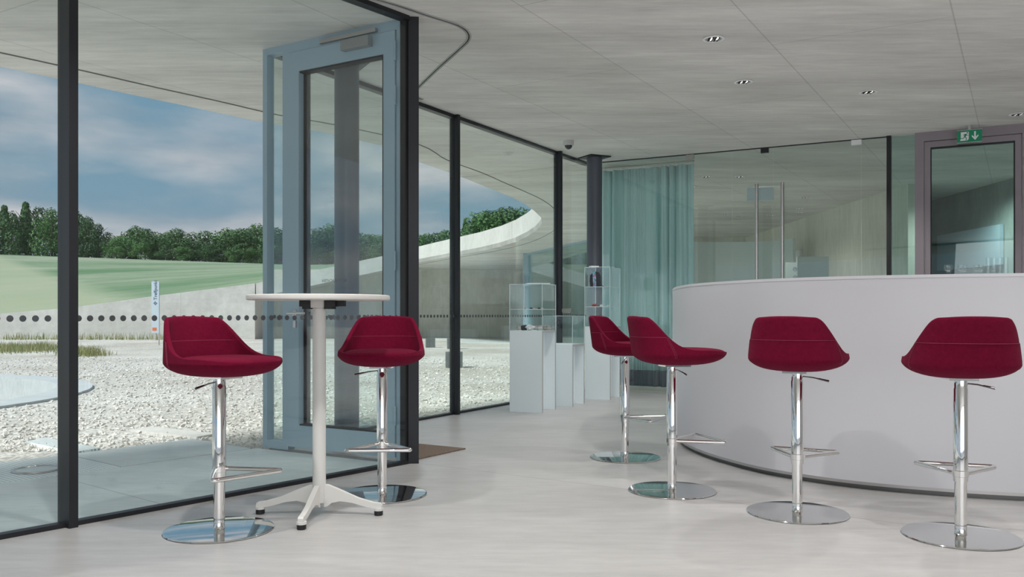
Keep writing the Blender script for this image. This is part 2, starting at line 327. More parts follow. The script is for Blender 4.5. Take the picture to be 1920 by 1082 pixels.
# ---- ring roof / ceiling (interior ceiling runs on outside as the soffit) with the oval opening
near = [P(x, y, H) for x, y in ((-180, 88), (0, 125), (120, 150), (240, 176), (360, 201), (480, 227), (600, 247), (726, 275), (780, 302), (853, 327), (900, 346), (960, 370), (985, 383))]
near = [V(-14.5, -3, H), V(-9.5, .6, H)]+near
tip = [V(.42, 16.6, H), V(.60, 17.8, H), V(.66, 19.0, H), V(.58, 20.4, H), V(.40, 22.0, H), V(.10, 23.7, H), V(-.32, 25.3, H), V(-1.0, 27.2, H), V(-1.9, 29.2, H), V(-2.8, 31.2, H), V(-3.7, 33.3, H), V(-4.6, 35.4, H)]
edge = near+tip
outer = [(p.x, p.y) for p in edge]+[(-4.6, 39.5), (14, 39.5), (14, -9), (-14.5, -9)]
bm = bmesh.new(); plate(bm, outer, [], H, H+.12)
ceil = tag(mesh_obj('ceiling', bm, M['ceiling']), 'board-marked grey concrete ceiling running out over the terrace', 'ceiling', kind='structure')
# fascia along the opening
def strip(bm, path, z0s, z1s, th, out=None):
    n = len(path); rows = []
    for i, p in enumerate(path):
        a = path[max(i-1, 0)]; b = path[min(i+1, n-1)]; d = (b-a); d.z = 0; d.normalize(); s = V(d.y, -d.x, 0)
        q = p+s*th; rows.append([bm.verts.new((p.x, p.y, z0s[i])), bm.verts.new((p.x, p.y, z1s[i])), bm.verts.new((q.x, q.y, z1s[i])), bm.verts.new((q.x, q.y, z0s[i]))])
    for a, b in zip(rows, rows[1:]):
        for k in range(4): bm.faces.new((a[k], a[(k+1) % 4], b[(k+1) % 4], b[k]))
    bm.faces.new(rows[0]); bm.faces.new(rows[-1])
def smooth_path(pts, k=6):
    r = []
    n = len(pts)
    for i in range(n-1):
        p0 = pts[max(i-1, 0)]; p1 = pts[i]; p2 = pts[i+1]; p3 = pts[min(i+2, n-1)]
        for j in range(k):
            t = j/k; r.append(.5*((2*p1)+(-p0+p2)*t+(2*p0-5*p1+4*p2-p3)*t*t+(-p0+3*p1-3*p2+p3)*t**3))
    r.append(pts[-1].copy()); return r
bm = bmesh.new()
pth = edge[:]
strip(bm, pth, [H+.003]*len(pth), [H+.60]*len(pth), .35)
# sloping end: fascia continues down to the low ramp wall
def topz(px): # wall-top pixel profile on Y=36
    tab = [(-500, 628), (0, 588), (132, 577), (290, 555), (480, 531), (578, 510), (727, 478), (757, 470)]
    for (a, ya), (b, yb) in zip(tab, tab[1:]):
        if a <= px <= b: y = ya+(yb-ya)*(px-a)/(b-a); return 1+(HOR-y)*36.0/FPX
    return 3.6
ramp_px = [757, 727, 680, 630, 578, 530, 480]
rp = [V((x-960)*36.0/FPX, 36.0, 0) for x in ramp_px]
rp[0] = V(-4.6, 35.4, 0)
strip(bm, rp, [H-.004]+[topz(x)-.60 for x in ramp_px[1:]], [H+.60]+[topz(x) for x in ramp_px[1:]], .35)
tag(mesh_obj('trim_1', bm, M['fascia']), 'pale concrete fascia band around the oval courtyard opening', 'fascia', kind='structure')
# drip groove line near the soffit edge, set back from it
bm = bmesh.new()
gp = []
pp = smooth_path(edge[2:], 4)
for i, p in enumerate(pp):
    a = pp[max(i-1, 0)]; b = pp[min(i+1, len(pp)-1)]; d = (b-a); d.normalize(); gp.append(p+V(d.y, -d.x, 0)*.42+V(0, 0, 0))
gp = [p for i, p in enumerate(gp)]
tube(bm, [p+V(0, 0, -.001) for p in gp], .008, 4)
tag(mesh_obj('trim_2', bm, mat('drip_groove', (.16, .16, .15), .9)), 'thin dark drip groove following the soffit edge', 'groove', kind='structure')
# sloping soffit behind the ramp fascia + solid low wall further left
bm = bmesh.new()
rows = []
for p, x in zip(rp, ramp_px):
    z = (H if x == 757 else topz(x)-.55)
    rows.append([bm.verts.new((p.x, p.y+.3, z)), bm.verts.new((p.x, 39.5, z)), bm.verts.new((p.x, 39.5, z+.3)), bm.verts.new((p.x, p.y+.3, z+.3))])
for a, b in zip(rows, rows[1:]):
    for k in range(4): bm.faces.new((a[k], a[(k+1) % 4], b[(k+1) % 4], b[k]))
bm.faces.new(rows[0]); bm.faces.new(rows[-1])
tag(mesh_obj('trim_3', bm, M['ceiling']), 'soffit sloping down to the left behind the fascia band', 'soffit', kind='structure')
bm = bmesh.new()
lp = [-500, -250, 0, 132, 290, 400, 478]
strip(bm, [V((x-960)*36.0/FPX, 36.0, 0) for x in lp], [-.3]*7, [topz(x) for x in lp], -1.2)
tag(mesh_obj('wall_ramp', bm, M['fascia']), 'low pale concrete wall rising to the right at the edge of the meadow', 'wall', kind='structure')
bm = bmesh.new(); box(bm, (-10.75, 38.6, -.3), (14, 39.2, H+.02)); box(bm, (-10.75, 37.0, -.3), (-10.45, 38.7, 2.0))
tag(mesh_obj('wall_courtyard', bm, M['wall']), 'shaded concrete wall under the far side of the ring roof', 'wall', kind='structure')
# ---- back room walls
bm = bmesh.new(); box(bm, (6.05, 13.2, -.02), (6.35, 22.7, H+.01)); box(bm, (2.3, 22.4, -.02), (6.1, 22.7, H+.01))
tag(mesh_obj('wall_back_room', bm, M['wall']), 'long concrete wall of the room behind the glass doors', 'wall', kind='structure')
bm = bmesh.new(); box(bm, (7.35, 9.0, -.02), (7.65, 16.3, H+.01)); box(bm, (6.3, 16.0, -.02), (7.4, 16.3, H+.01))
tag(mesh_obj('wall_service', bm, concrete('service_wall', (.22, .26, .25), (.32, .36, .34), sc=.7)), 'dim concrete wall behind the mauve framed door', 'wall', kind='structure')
bm = bmesh.new(); box(bm, (7.7, -5, -.02), (7.95, 9, H+.01))
tag(mesh_obj('wall_right', bm, mat('white_plaster', (.62, .61, .6), .8)), 'white plaster wall at the right side of the hall', 'wall', kind='structure')
# mullions of the rear glazing behind the camera are daylight openings
bm = bmesh.new()
for x in (-4, -1.5, 1, 3.5, 6): box(bm, (x-.03, -5.06, -.01), (x+.03, -5.0, H+.01))
box(bm, (-6, -5.06, -.01), (7.7, -5.0, .05)); box(bm, (-6, -5.06, H-.05), (7.7, -5.0, H+.01))
tag(mesh_obj('window_5', bm, M['frame']), 'dark framed glazing at the near end of the hall', 'window', kind='structure')

# ---- glazing
def pane(name, a, b, z0, z1, m, parent, th=.02, label=None):
    d = (b-a); L = d.length; bm = bmesh.new(); box(bm, (0, -th/2, z0), (L, th/2, z1), frameM(a, d))
    o = mesh_obj(name, bm, m, parent); 
    if label: o['label'] = label
    return o
def bar(name, a, b, z0, z1, w, m, parent, off=0, label=None, bev=0):
    d = (b-a); bm = bmesh.new(); box(bm, (0, off-w/2, z0), (d.length, off+w/2, z1), frameM(a, d))
    if bev: bevel(bm, bev)
    o = mesh_obj(name, bm, m, parent)
    if label: o['label'] = label
    return o
def dots(a, b, z, r, step, parent, side=-1, off=.012, start=.03):
    d = (b-a); L = d.length; X = d.normalized(); Nn = UP.cross(X)*side; bm = bmesh.new(); s = start
    while s < L-.01:
        c = a+X*s+Nn*off+UP*z; Mx = frameM(c, X, UP)
        lathe(bm, [(r, -.0008), (r, .0008)], 20, Mx); s += step
    o = mesh_obj('dot_row', bm, M['dot'], parent); o['label'] = 'row of round grey stickers'; return o
w1 = thing('window_1', 'tall frameless looking glass facade at left with a dark mullion', 'window', kind='structure')
mul = F(.295)
pane('pane', F(-7), mul-FT*.02, .02, H-.02, M['glass'], w1); pane('pane', mul+FT*.02, F(2.50), .02, H-.02, M['glass'], w1)
bm = bmesh.new(); box(bm, (-.021, -.06, 0), (.021, .06, H), frameM(mul, FT)); bevel(bm, .004); mesh_obj('mullion', bm, M['frame'], w1)
bar('bottom_track', F(-7), F(2.50), 0, .022, .05, M['frame'], w1); bar('top_track', F(-7), F(2.50), H-.03, H, .07, M['frame'], w1)
bm = bmesh.new()
dots(F(-1.5), F(.27), .982, .0150, .0545, w1, 1, start=.02); dots(F(.32), F(2.48), .982, .0150, .0545, w1, 1)
w2 = thing('window_2', 'set back glass facade behind the entrance door with thin dark mullions', 'window', kind='structure')
def ot(px):  # parameter on outer facade for pixel column
    k = (px-960)/FPX; return (k*O0.y-O0.x)/(OT.x-k*OT.y)
ends = [0, ot(853), ot(1046.5), (B0-O0).dot(OT)]
for i in range(3):
    a, b = O0+OT*(ends[i]+.02), O0+OT*(ends[i+1]-.02)
    pane('pane', a, b, .02, H-.02, M['gback'], w2); dots(a, b, .985, .0150, .0545, w2, -1, start=.02)
for t in ends[1:3]:
    bm = bmesh.new(); box(bm, (-.02, -.05, 0), (.02, .05, H), frameM(O0+OT*t, OT)); bevel(bm, .003); mesh_obj('mullion', bm, M['frame'], w2)
bar('bottom_track', O0, B0, 0, .022, .05, M['frame'], w2); bar('top_track', O0, B0, H-.035, H, .07, M['frame'], w2)
# corner posts
def post(name, c, dx, w, dpt, label, m=M['frame']):
    bm = bmesh.new(); box(bm, (-w/2, -dpt/2, 0), (w/2, dpt/2, H), frameM(c, dx)); bevel(bm, .008, 3)
    return tag(mesh_obj(name, bm, m, smooth=True), label, 'post', kind='structure')
post('trim_4', D0+V(.012, .03, 0), V(1, .12, 0), .07, .13, 'dark corner post where the facade meets the entrance door')
post('trim_5', D0+DT*1.36, DT, .045, .07, 'slim dark post at the outer corner of the entrance glazing', M['doorframe'])
# ---- entrance door wall
d1 = thing('door_1', 'tall blue grey framed glass entrance door with lever handle', 'door', kind='structure')
NB = V(DT.y, -DT.x, 0)
if NB.y > 0: NB = -NB     # towards the camera side (outside)
def dbox(s0, s1, z0, z1, n0, n1, name, m, parent=d1, bev=.003, label=None):
    Mx = frameM(D0, DT)   # local y points outside
    bm = bmesh.new(); box(bm, (s0, n0, z0), (s1, n1, z1), Mx)
    if bev: bevel(bm, bev)
    o = mesh_obj(name, bm, m, parent)
    if label: o['label'] = label
    return o
bm = bmesh.new(); Mx = frameM(D0, DT)
for (s0, s1, z0, z1) in ((.045, .10, 0, H), (1.118, 1.175, 0, H), (.10, 1.118, H-.07, H), (1.175, 1.345, 0, .06), (1.175, 1.345, H-.05, H)): box(bm, (s0, -.035, z0), (s1, .035, z1), Mx)
bevel(bm, .003); mesh_obj('frame', bm, M['doorframe'], d1)
bm = bmesh.new()
for (s0, s1, z0, z1) in ((.105, .205, .03, H-.075), (1.00, 1.113, .03, H-.075), (.205, 1.00, .03, .19), (.205, 1.00, H-.22, H-.075)): box(bm, (s0, -.03, z0), (s1, .045, z1), Mx)
bevel(bm, .003); leaf = mesh_obj('door_leaf', bm, M['doorframe'], d1)
dbox(.205, .222, .19, H-.22, -.03, .035, 'gasket', M['gasket'], leaf, 0); dbox(.955, 1.0, .19, H-.22, -.03, -.005, 'gasket', M['gasket'], leaf, 0)
dbox(.205, 1.0, .19, .20, -.03, .035, 'gasket', M['gasket'], leaf, 0); dbox(.205, 1.0, H-.232, H-.22, -.03, .035, 'gasket', M['gasket'], leaf, 0)
dbox(.22, .957, .20, H-.232, -.006, .006, 'door_glass', M['gdoor'], leaf, 0)
dbox(1.175, 1.345, .06, H-.05, -.006, .006, 'sidelight_glass', M['gdoor'], d1, 0)
dbox(.0, .048, 0, H, -.05, .06, 'gasket', M['gasket'], d1, .004)
dots(D0+DT*.11, D0+DT*1.34, .978, .0150, .075, d1, -1, off=.05)
# closer + arm rail
dbox(.30, .55, H-.155, H-.085, .045, .095, 'door_closer', mat('closer_grey', (.30, .31, .31), .4, .3), leaf, .006)
dbox(.26, .78, H-.062, H-.035, .04, .065, 'closer_rail', M['steel'], d1, .002)
# lever handle and lock
bm = bmesh.new()
hp = D0+DT*1.035+NB*.045+UP*1.01
lathe(bm, [(.024, 0), (.024, .008), (.01, .01), (.01, .05)], 20, frameM(hp, DT, UP) if (DT.cross(UP)).dot(NB) > 0 else frameM(hp, -DT, UP))
tube(bm, [hp+NB*.05, hp+NB*.052-DT*.02, hp+NB*.052-DT*.14], .010, 10); tube(bm, [hp+NB*.05, hp+NB*.05+DT*.03], .010, 10)
mesh_obj('door_handle', bm, M['steel'], leaf, True)
dbox(1.022, 1.048, .905, .955, .045, .055, 'lock_plate', M['steel'], leaf, .004)
for z in (.25, 1.3, 2.42, 2.72):
    bm = bmesh.new(); c = D0+DT*.102+NB*.048
    tube(bm, [c+UP*z, c+UP*(z+.13)], .010, 10); mesh_obj('hinge', bm, M['doorframe'], d1, True)
# ---- back glass line
def bt(px):
    k = (px-960)/FPX; return (k*B0.y-B0.x)/(BT.x-k*BT.y)
def BP(px, n=0, z=0):
    return B0+BT*bt(px)+V(-BT.y, BT.x, 0)*n+UP*z      # n>0: behind the glass
w3 = thing('window_3', 'frameless greenish glass partition with double doors behind the counter', 'window', kind='structure')
cuts = [1104, 1287, 1373, 1450, 1615, 1662]
names = ['pane', 'pane', 'door_panel', 'door_panel', 'pane']
for a, b, nm in zip(cuts, cuts[1:], names):
    pane(nm, BP(a)+BT*.004, BP(b)-BT*.004, .02, H-.012, M['gback'], w3, .012)
for px, m, w in ((1294, M['steel'], .10), (1434, M['frame'], .09), (1606, M['signwhite'], .11)):
    c = BP(px); bar('patch_fitting', c-BT*w/2, c+BT*w/2, H-.065, H-.008, .04, m, w3, bev=.003)
for px in (1421, 1469):
    bm = bmesh.new(); c = BP(px, -.07); tube(bm, [c+UP*.7, c+UP*2.56], .021, 16)
    for z in (.85, 1.6, 2.45): tube(bm, [c+UP*z, c+V(-BT.y, BT.x, 0)*.065+UP*z], .009, 8)
    o = mesh_obj('pull_handle', bm, M['steel'], w3, True); o['label'] = 'long vertical steel pull handle'
bar('top_track', BP(1104), BP(1666), H-.01, H, .03, M['frame'], w3)
# pictograms on the door glass
for z, kind in ((1.535, 0), (1.435, 1)):
    c = BP(1491, -.009, z); bm = bmesh.new(); Xb, Nb = BT, V(BT.y, -BT.x, 0)
    tube(bm, [c+Xb*.022*math.cos(a*PI/12)+UP*.022*math.sin(a*PI/12) for a in range(24)], .0022, 6, True)
    tube(bm, [c-Xb*.010-UP*.008, c-Xb*.008+UP*.004, c+Xb*.008+UP*(.004-.01*kind), c+Xb*.01-UP*.008], .003, 6); tube(bm, [c+Xb*.008+UP*.004, c+Xb*.013+UP*.011], .003, 6)
    o = mesh_obj('pictogram', bm, M['ink'], w3); o['label'] = ('round prohibition pictogram' if not kind else 'lower round pictogram')
# black post + teal sidelight + mauve framed door
c = BP(1667); post('trim_6', c, BT, .045, .10, 'black post between the glass partition and the teal glazing', M['gasket'])
w4 = thing('window_4', 'narrow teal glass strip beside the mauve door frame', 'window', kind='structure')
pane('pane', BP(1671), BP(1716), .02, H-.01, M['gteal'], w4)
d2 = thing('door_2', 'large mauve grey framed glass door at the right behind the counter', 'door', kind='structure')
k0, k1, k2, k3, k4 = bt(1716), bt(1733), bt(1742), bt(1902), bt(1990)
Mb = frameM(B0, BT, V(-BT.y, BT.x, 0))
bm = bmesh.new()
for (s0, s1, z0, z1) in ((k0, k1, 0, H), (k1, bt(1916), H-.10, H), (bt(1916), k4, 0, H)): box(bm, (s0, -.06, z0), (s1, .03, z1), Mb)
bevel(bm, .004); mesh_obj('frame', bm, M['purple'], d2)
bm = bmesh.new()
for (s0, s1, z0, z1) in ((k1+.004, k2+.015, .02, H-.105), (bt(1903), bt(1916)-.004, .02, H-.105), (k2+.015, bt(1903), H-.17, H-.105), (k2+.015, bt(1903), .02, .16)): box(bm, (s0, -.045, z0), (s1, .02, z1), Mb)
bevel(bm, .004); lf = mesh_obj('door_leaf', bm, M['purple'], d2)
bm = bmesh.new()
for (s0, s1, z0, z1) in ((k2+.015, k2+.025, .16, H-.17), (bt(1903)-.012, bt(1903), .16, H-.17), (k2+.015, bt(1903), H-.182, H-.17)): box(bm, (s0, -.046, z0), (s1, .02, z1), Mb)
mesh_obj('gasket', bm, M['gasket'], lf)
bm = bmesh.new(); box(bm, (k2+.02, -.008, .16), (bt(1903)-.01, .008, H-.175), Mb); mesh_obj('door_glass', bm, M['gteal'], lf)
# exterior glazing of the rear wing
w6 = thing('window_6', 'distant glass wall of the rear wing under the ring roof', 'window', kind='structure')
pane('pane', V(2.05, 23.1, 0), V(.50, 28.2, 0), .02, H-.02, M['gteal'], w6, .03); pane('pane', B0+V(.06, .1, 0), V(2.05, 23.1, 0), .02, H-.02, M['gback'], w6, .03)
bm = bmesh.new(); box(bm, (.36, 28.1, 0), (.60, 28.35, H)); mesh_obj('mullion', bm, M['doorframe'], w6)
bar('top_track', V(2.05, 23.1, 0), V(.50, 28.2, 0), H-.06, H, .08, M['doorframe'], w6)

# ---- columns
def column(x, y, label):
    t = thing('round_column', label, 'column', (x, y, 0))
    bm = bmesh.new(); lathe(bm, [(.097, 0), (.097, H)], 48); mesh_obj('shaft', bm, M['column'], t, True)
    bm = bmesh.new(); box(bm, (-.15, -.15, H-.014), (.15, .15, H+.002)); o = mesh_obj('head_plate', bm, M['frame'], t); o.rotation_euler = (0, 0, math.radians(28))
    bm = bmesh.new(); lathe(bm, [(.107, 0), (.107, .012), (.098, .014)], 48); mesh_obj('base_ring', bm, M['steel'], t, True)
column(1.045, 10.95, 'round graphite steel column beside the curtain')
column(-1.31, 6.85, 'round graphite steel column seen through the entrance door')

# ================================================================== COUNTER
ct = thing('bar_counter', 'tall curved white bar counter front on a dark recessed plinth', 'counter', (0, 0, 0))
cp = [V(1.78, 8.7, 0), V(1.50, 8.0, 0), V(1.365, 7.3, 0), V(1.30, 6.75, 0), V(1.305, 6.25, 0), V(1.415, 5.78, 0), V(1.60, 5.36, 0), V(1.90, 5.02, 0), V(2.25, 4.80, 0), V(2.74, 4.62, 0), V(3.4, 4.53, 0), V(4.2, 4.62, 0), V(5.0, 4.9, 0), V(5.6, 5.3, 0)]
cp = smooth_path(cp, 8)
def band(bm, path, z0, z1, o0, o1):
    rows = []
    for i, p in enumerate(path):
        a = path[max(i-1, 0)]; b = path[min(i+1, len(path)-1)]; d = (b-a).normalized(); s = V(-d.y, d.x, 0)
        A, B_ = p+s*o0, p+s*o1
        rows.append([bm.verts.new((A.x, A.y, z0)), bm.verts.new((A.x, A.y, z1)), bm.verts.new((B_.x, B_.y, z1)), bm.verts.new((B_.x, B_.y, z0))])
    for a, b in zip(rows, rows[1:]):
        for k in range(4): bm.faces.new((a[k], a[(k+1) % 4], b[(k+1) % 4], b[k]))
    bm.faces.new(rows[0]); bm.faces.new(rows[-1])
bm = bmesh.new(); band(bm, cp, .045, 1.205, 0, .06); mesh_obj('front_panel', bm, M['counter'], ct, True)
bm = bmesh.new(); band(bm, cp, 1.205, 1.222, -.003, .30); mesh_obj('counter_top', bm, mat('counter_cap', (.74, .73, .76), .35), ct, True)
bm = bmesh.new(); band(bm, cp, 0, .045, .03, .12); mesh_obj('plinth', bm, M['plinth'], ct, True)
bm = bmesh.new(); band(bm, cp, .028, .045, -.002, .03); mesh_obj('base_trim', bm, M['steel'], ct, True)
bm = bmesh.new(); box(bm, (3.8, 7.85, 0), (5.75, 8.3, 1.34)); bevel(bm, .006)
tag(mesh_obj('back_counter', bm, M['counter']), 'white back counter standing behind the curved bar', 'cabinet')
# glasses on the back counter
bm = bmesh.new(); lathe(bm, [(.026, 0), (.026, .003), (.004, .006), (.004, .05), (.02, .065), (.028, .09), (.024, .125), (.0225, .125), (.026, .09), (.018, .068), (0, .062)], 20, cap=False)
ws = [(4.03, 8.0), (4.09, 8.08), (4.15, 7.99), (4.22, 8.06), (4.30, 8.0), (4.38, 8.07), (4.46, 8.01)]
g0 = mesh_obj('wine_glass', bm, M['gcase'], None, True); gd = ['leftmost of the wine glasses beside the door frame', 'second wine glass from the left on the back counter', 'third wine glass from the left on the back counter', 'middle wine glass of the row on the back counter', 'fifth wine glass from the left on the back counter', 'wine glass next to last in the row on the back counter', 'rightmost wine glass of the row on the back counter']
for i, (x, y) in enumerate(ws):
    o = g0 if i == 0 else g0.copy()
    if i: C.objects.link(o)
    o.location = (x, y, 1.34); tag(o, gd[i], 'glass', 'wine glasses on the back counter')
bm = bmesh.new(); lathe(bm, [(.019, 0), (.021, .20), (.0195, .20), (.0178, .006), (0, .006)], 20, cap=False)
g1 = mesh_obj('tall_glass', bm, M['gcase'], None, True); td = ['leftmost of the four tall straight glasses at the right', 'second of the four tall straight glasses at the right', 'third of the four tall straight glasses at the right', 'rightmost of the four tall straight glasses at the right']
for i, x in enumerate((4.50, 4.55, 4.60, 4.65)):
    o = g1 if i == 0 else g1.copy()
    if i: C.objects.link(o)
    o.location = (x+.02, 8.2-.01*i, 1.34); tag(o, td[i], 'glass', 'tall glasses on the back counter')

# ================================================================== BAR STOOLS
def ring(th):
    n = 2.35 if abs(th) < PI/2 else 2.7
    s, c = math.sin(th), math.cos(th)
    x = .236*math.copysign(abs(s)**(2/n), s); y = (.282 if c > 0 else .245)*math.copysign(abs(c)**(2/n), c)
    return x, y+.025
def sst(a, b, x):
    t = min(max((x-a)/(b-a), 0), 1); return t*t*(3-2*t)
ZB = .713
def rimh(th):
    a = abs(math.degrees(th))
    base = .790+.016*sst(20, 75, a)
    return base+.182*(sst(84, 138, a)**1.1)+.004*sst(143, 180, a)
def shell_pt(th, v):      # v 0..1 bowl, 1..2 wall
    x, y = ring(th); h = rimh(th); zr = .782
    if v <= 1:
        ph = v*PI/2
        k = math.sin(ph)**.82; zz = 1-math.cos(ph)**1.25
        return V(x*k, (y-.02)*k*.985+.02, ZB+(zr-ZB)*zz**1.25)
    t = v-1; hf = (h-zr)/(.99-zr)
    q = hf*t
    xr = x*(1-.16*q); yr = y+(-.035*q if y < 0 else 0)
    return V(xr, (y-.02)*.985+.02+(yr-y), zr+(h-zr)*t)
def make_shell():
    bm = bmesh.new(); NS = 56; vsq = [.18, .36, .52, .66, .78, .88, .95, 1.0, 1.12, 1.3, 1.5, 1.7, 1.88, 2.0]
    c = bm.verts.new(V(0, .02, ZB)); rows = []
    for v in vsq: rows.append([bm.verts.new(shell_pt(-PI+2*PI*i/NS, v)) for i in range(NS)])
    for i in range(NS): bm.faces.new((c, rows[0][(i+1) % NS], rows[0][i]))
    for a, b in zip(rows, rows[1:]):
        for i in range(NS): j = (i+1) % NS; bm.faces.new((a[i], a[j], b[j], b[i]))
    o = mesh_obj('seat_shell', bm, M['red'], None, 'all')
    s = o.modifiers.new('th', 'SOLIDIFY'); s.thickness = .024; s.offset = -1
    b = o.modifiers.new('ss', 'SUBSURF'); b.levels = 1; b.render_levels = 1
    return o
def make_cushion():
    bm = bmesh.new(); NS = 48; prof = [(0, .812), (.3, .812), (.55, .811), (.75, .808), (.88, .803), (.955, .796), (.985, .788), (.97, .781), (.9, .776), (.6, .772), (0, .772)]
    rows = []
    for r, z in prof:
        if r == 0: rows.append([bm.verts.new((0, .045, z))]); continue
        lp = []
        for i in range(NS):
            th = -PI+2*PI*i/NS; x, y = ring(th)
            yy = .045+(y-.025)*r*(.885 if y > 0 else .80); xx = x*.875*r
            lp.append(bm.verts.new((xx, yy+.008, z)))
        rows.append(lp)
    for a, b in zip(rows, rows[1:]):
        for i in range(NS):
            j = (i+1) % NS
            if len(a) == 1: bm.faces.new((a[0], b[i], b[j]))
            elif len(b) == 1: bm.faces.new((a[j], a[i], b[0]))
            else: bm.faces.new((a[i], b[i], b[j], a[j]))
    o = mesh_obj('seat_pad', bm, M['red'], None, 'all'); m = o.modifiers.new('ss', 'SUBSURF'); m.levels = 1; m.render_levels = 1
    return o
def wallpt(th, z, off):
    zr = .782; h = rimh(th)
    p = shell_pt(th, 1+min(max((z-zr)/(h-zr), 0), 1)); x, y = ring(th); d = V(p.x, p.y-.02, 0).normalized()
    return V(p.x, p.y, min(z, h))+d*off
def make_stool(label):
    t = thing('bar_stool', label, 'stool', (0, 0, 0), 0, 'crimson bar stools')
    sh = make_shell(); sh.parent = t
    pad = make_cushion(); pad.parent = t
    # stitching: horizontal seam outside and inside, double seams down the sides
    bm = bmesh.new(); zs = .876
    ths = [math.radians(a) for a in range(112, 249, 4)]
    tube(bm, [wallpt(a if a <= PI else a-2*PI, zs, .0008) for a in ths], .0013, 5)
    tube(bm, [wallpt(a if a <= PI else a-2*PI, zs, -.0245) for a in ths], .0011, 5)
    for sg in (-1, 1):
        for dd in (0, .035):
            tube(bm, [wallpt(sg*(math.radians(112)-dd), zs, .0008)]+[wallpt(sg*(math.radians(112)-dd-k*.02), zs-.016*k, .0010) for k in range(1, 6)]+[shell_pt(sg*(math.radians(112)-dd-.11), vv)+V(sg*.001, 0, -.001) for vv in (.93, .86, .78)], .0011, 5)
    mesh_obj('seam_stitching', bm, M['thread'], sh)['label'] = 'pale pink seam stitching'
    bm = bmesh.new(); box(bm, (-.06, -.06, .706), (.06, .09, .716)); bevel(bm, .003); mesh_obj('mounting_plate', bm, M['chrome'], t)
    bm = bmesh.new(); lathe(bm, [(.0255, .25), (.0305, .2502), (.0305, .665), (.028, .67), (.028, .707)], 40); mesh_obj('upper_column', bm, M['chrome'], t, True)
    bm = bmesh.new(); lathe(bm, [(.0255, .050), (.0255, .252)], 40); mesh_obj('lower_column', bm, M['chrome'], t, True)
    bm = bmesh.new(); lathe(bm, [(.026, .009), (.0275, .012), (.0245, .016), (.0245, .052)], 40); mesh_obj('base_collar', bm, M['chrome'], t, True)
    bm = bmesh.new(); lathe(bm, [(.236, 0), (.246, .0015), (.248, .004), (.246, .0068), (.238, .0085), (.03, .0105)], 96); mesh_obj('base_plate', bm, M['polish'], t, True)
    bm = bmesh.new(); tube(bm, [V(.02, .01, .690), V(.075, .018, .684), V(.10, .022, .678)], .0035, 8); tube(bm, [V(.098, .0215, .679), V(.148, .028, .668)], [.0045, .0058], 8)
    mesh_obj('height_lever', bm, M['chromedark'], t, True)
    # triangular foot ring
    ft = bpy.data.objects.new('footrest', None)
    bm = bmesh.new(); r_ = .030
    A = V(0, .026, 0); Cl = V(-.178, .252, 0); Cr = V(.178, .252, 0)
    def rc(p, a, b, k=6):
        pa = p+(a-p).normalized()*r_; pb = p+(b-p).normalized()*r_
        return [((1-u)**2)*pa+2*u*(1-u)*p+u*u*pb for u in [i/k for i in range(k+1)]]
    L1 = V(-.028, .012, 0); R1 = V(.028, .012, 0)
    path = [L1]+rc(Cl, L1, Cr)+rc(Cr, Cl, R1)+[R1]
    tube(bm, [p+UP*.285 for p in path], .0108, 12)
    bmesh.ops.delete(bm, geom=[], context='VERTS')
    fo = mesh_obj('footrest', bm, M['chrome'], t, True)
    bm = bmesh.new(); lathe(bm, [(.0306, .270), (.0335, .272), (.0335, .298), (.0306, .300)], 40)
    mesh_obj('footrest_clamp', bm, M['chrome'], fo, True)
    bpy.data.objects.remove(ft)
    return t
stools = [
 (-1.359, 4.01, (.83, -.55), (.745, -.667), 'crimson stool nearest the left glass facade facing right towards the table'),
 (-.721, 4.80, (.03, -1), (.06, -1), 'crimson stool facing the camera behind the white high table'),
 (.791, 6.045, (.90, -.44), (.88, -.48), 'farthest crimson stool beside the glass display cases'),
 (.909, 4.909, (.985, .17), (.94, .33), 'crimson stool turned right at the left end of the curved counter'),
 (1.438, 4.355, (.54, .84), (.45, .89), 'crimson stool seen from behind in the middle of the counter front'),
 (2.022, 3.894, (.24, .97), (.36, .93), 'nearest crimson stool seen from behind at the far right'),
]
s0 = None
for (x, y, fs, ff, lb) in stools:
    if s0 is None: s = s0 = make_stool(lb)
    else: s = dup(s0)
    s['label'] = lb; s.location = (x, y, 0)
    s.rotation_euler = (0, 0, 0)
    a_seat = math.atan2(-fs[0], fs[1]); a_foot = math.atan2(-ff[0], ff[1])
    for ch in s.children:
        nm = ch.name.split('.')[0]
        ch.rotation_euler = (0, 0, a_foot if nm == 'footrest' else a_seat)

# ================================================================== HIGH TABLE
tb = thing('high_table', 'white round standing table on a four legged base between two stools', 'table', (-.965, 4.325, 0))
bm = bmesh.new(); lathe(bm, [(0, 1.071), (.345, 1.071), (.350, 1.074), (.352, 1.083), (.350, 1.094), (.345, 1.097), (0, 1.097)], 96, cap=False); mesh_obj('table_top', bm, M['whitetop'], tb, True)
bm = bmesh.new()
lathe(bm, [(.028, .06), (.033, .062), (.033, 1.03), (.028, 1.035)], 40); mesh_obj('column', bm, M['white'], tb, True)
bm = bmesh.new()
for sg in (-1, 1):
    bm = bmesh.new(); xx = sorted((.035*sg, .088*sg)); x2 = sorted((.033*sg, .075*sg)); box(bm, (xx[0], -.05, 1.040), (xx[1], .05, 1.071)); box(bm, (x2[0], -.045, 1.028), (x2[1], .045, 1.0405))
    bevel(bm, .003); mesh_obj('tilt_block', bm, M['black'], tb)
bm = bmesh.new(); box(bm, (-.034, -.04, 1.034), (.034, .04, 1.0708)); bevel(bm, .003); mesh_obj('bracket', bm, M['white'], tb)
bm = bmesh.new(); box(bm, (.085, .0, 1.042), (.125, .05, 1.070)); bevel(bm, .003); mesh_obj('release_catch', bm, M['black'], tb)
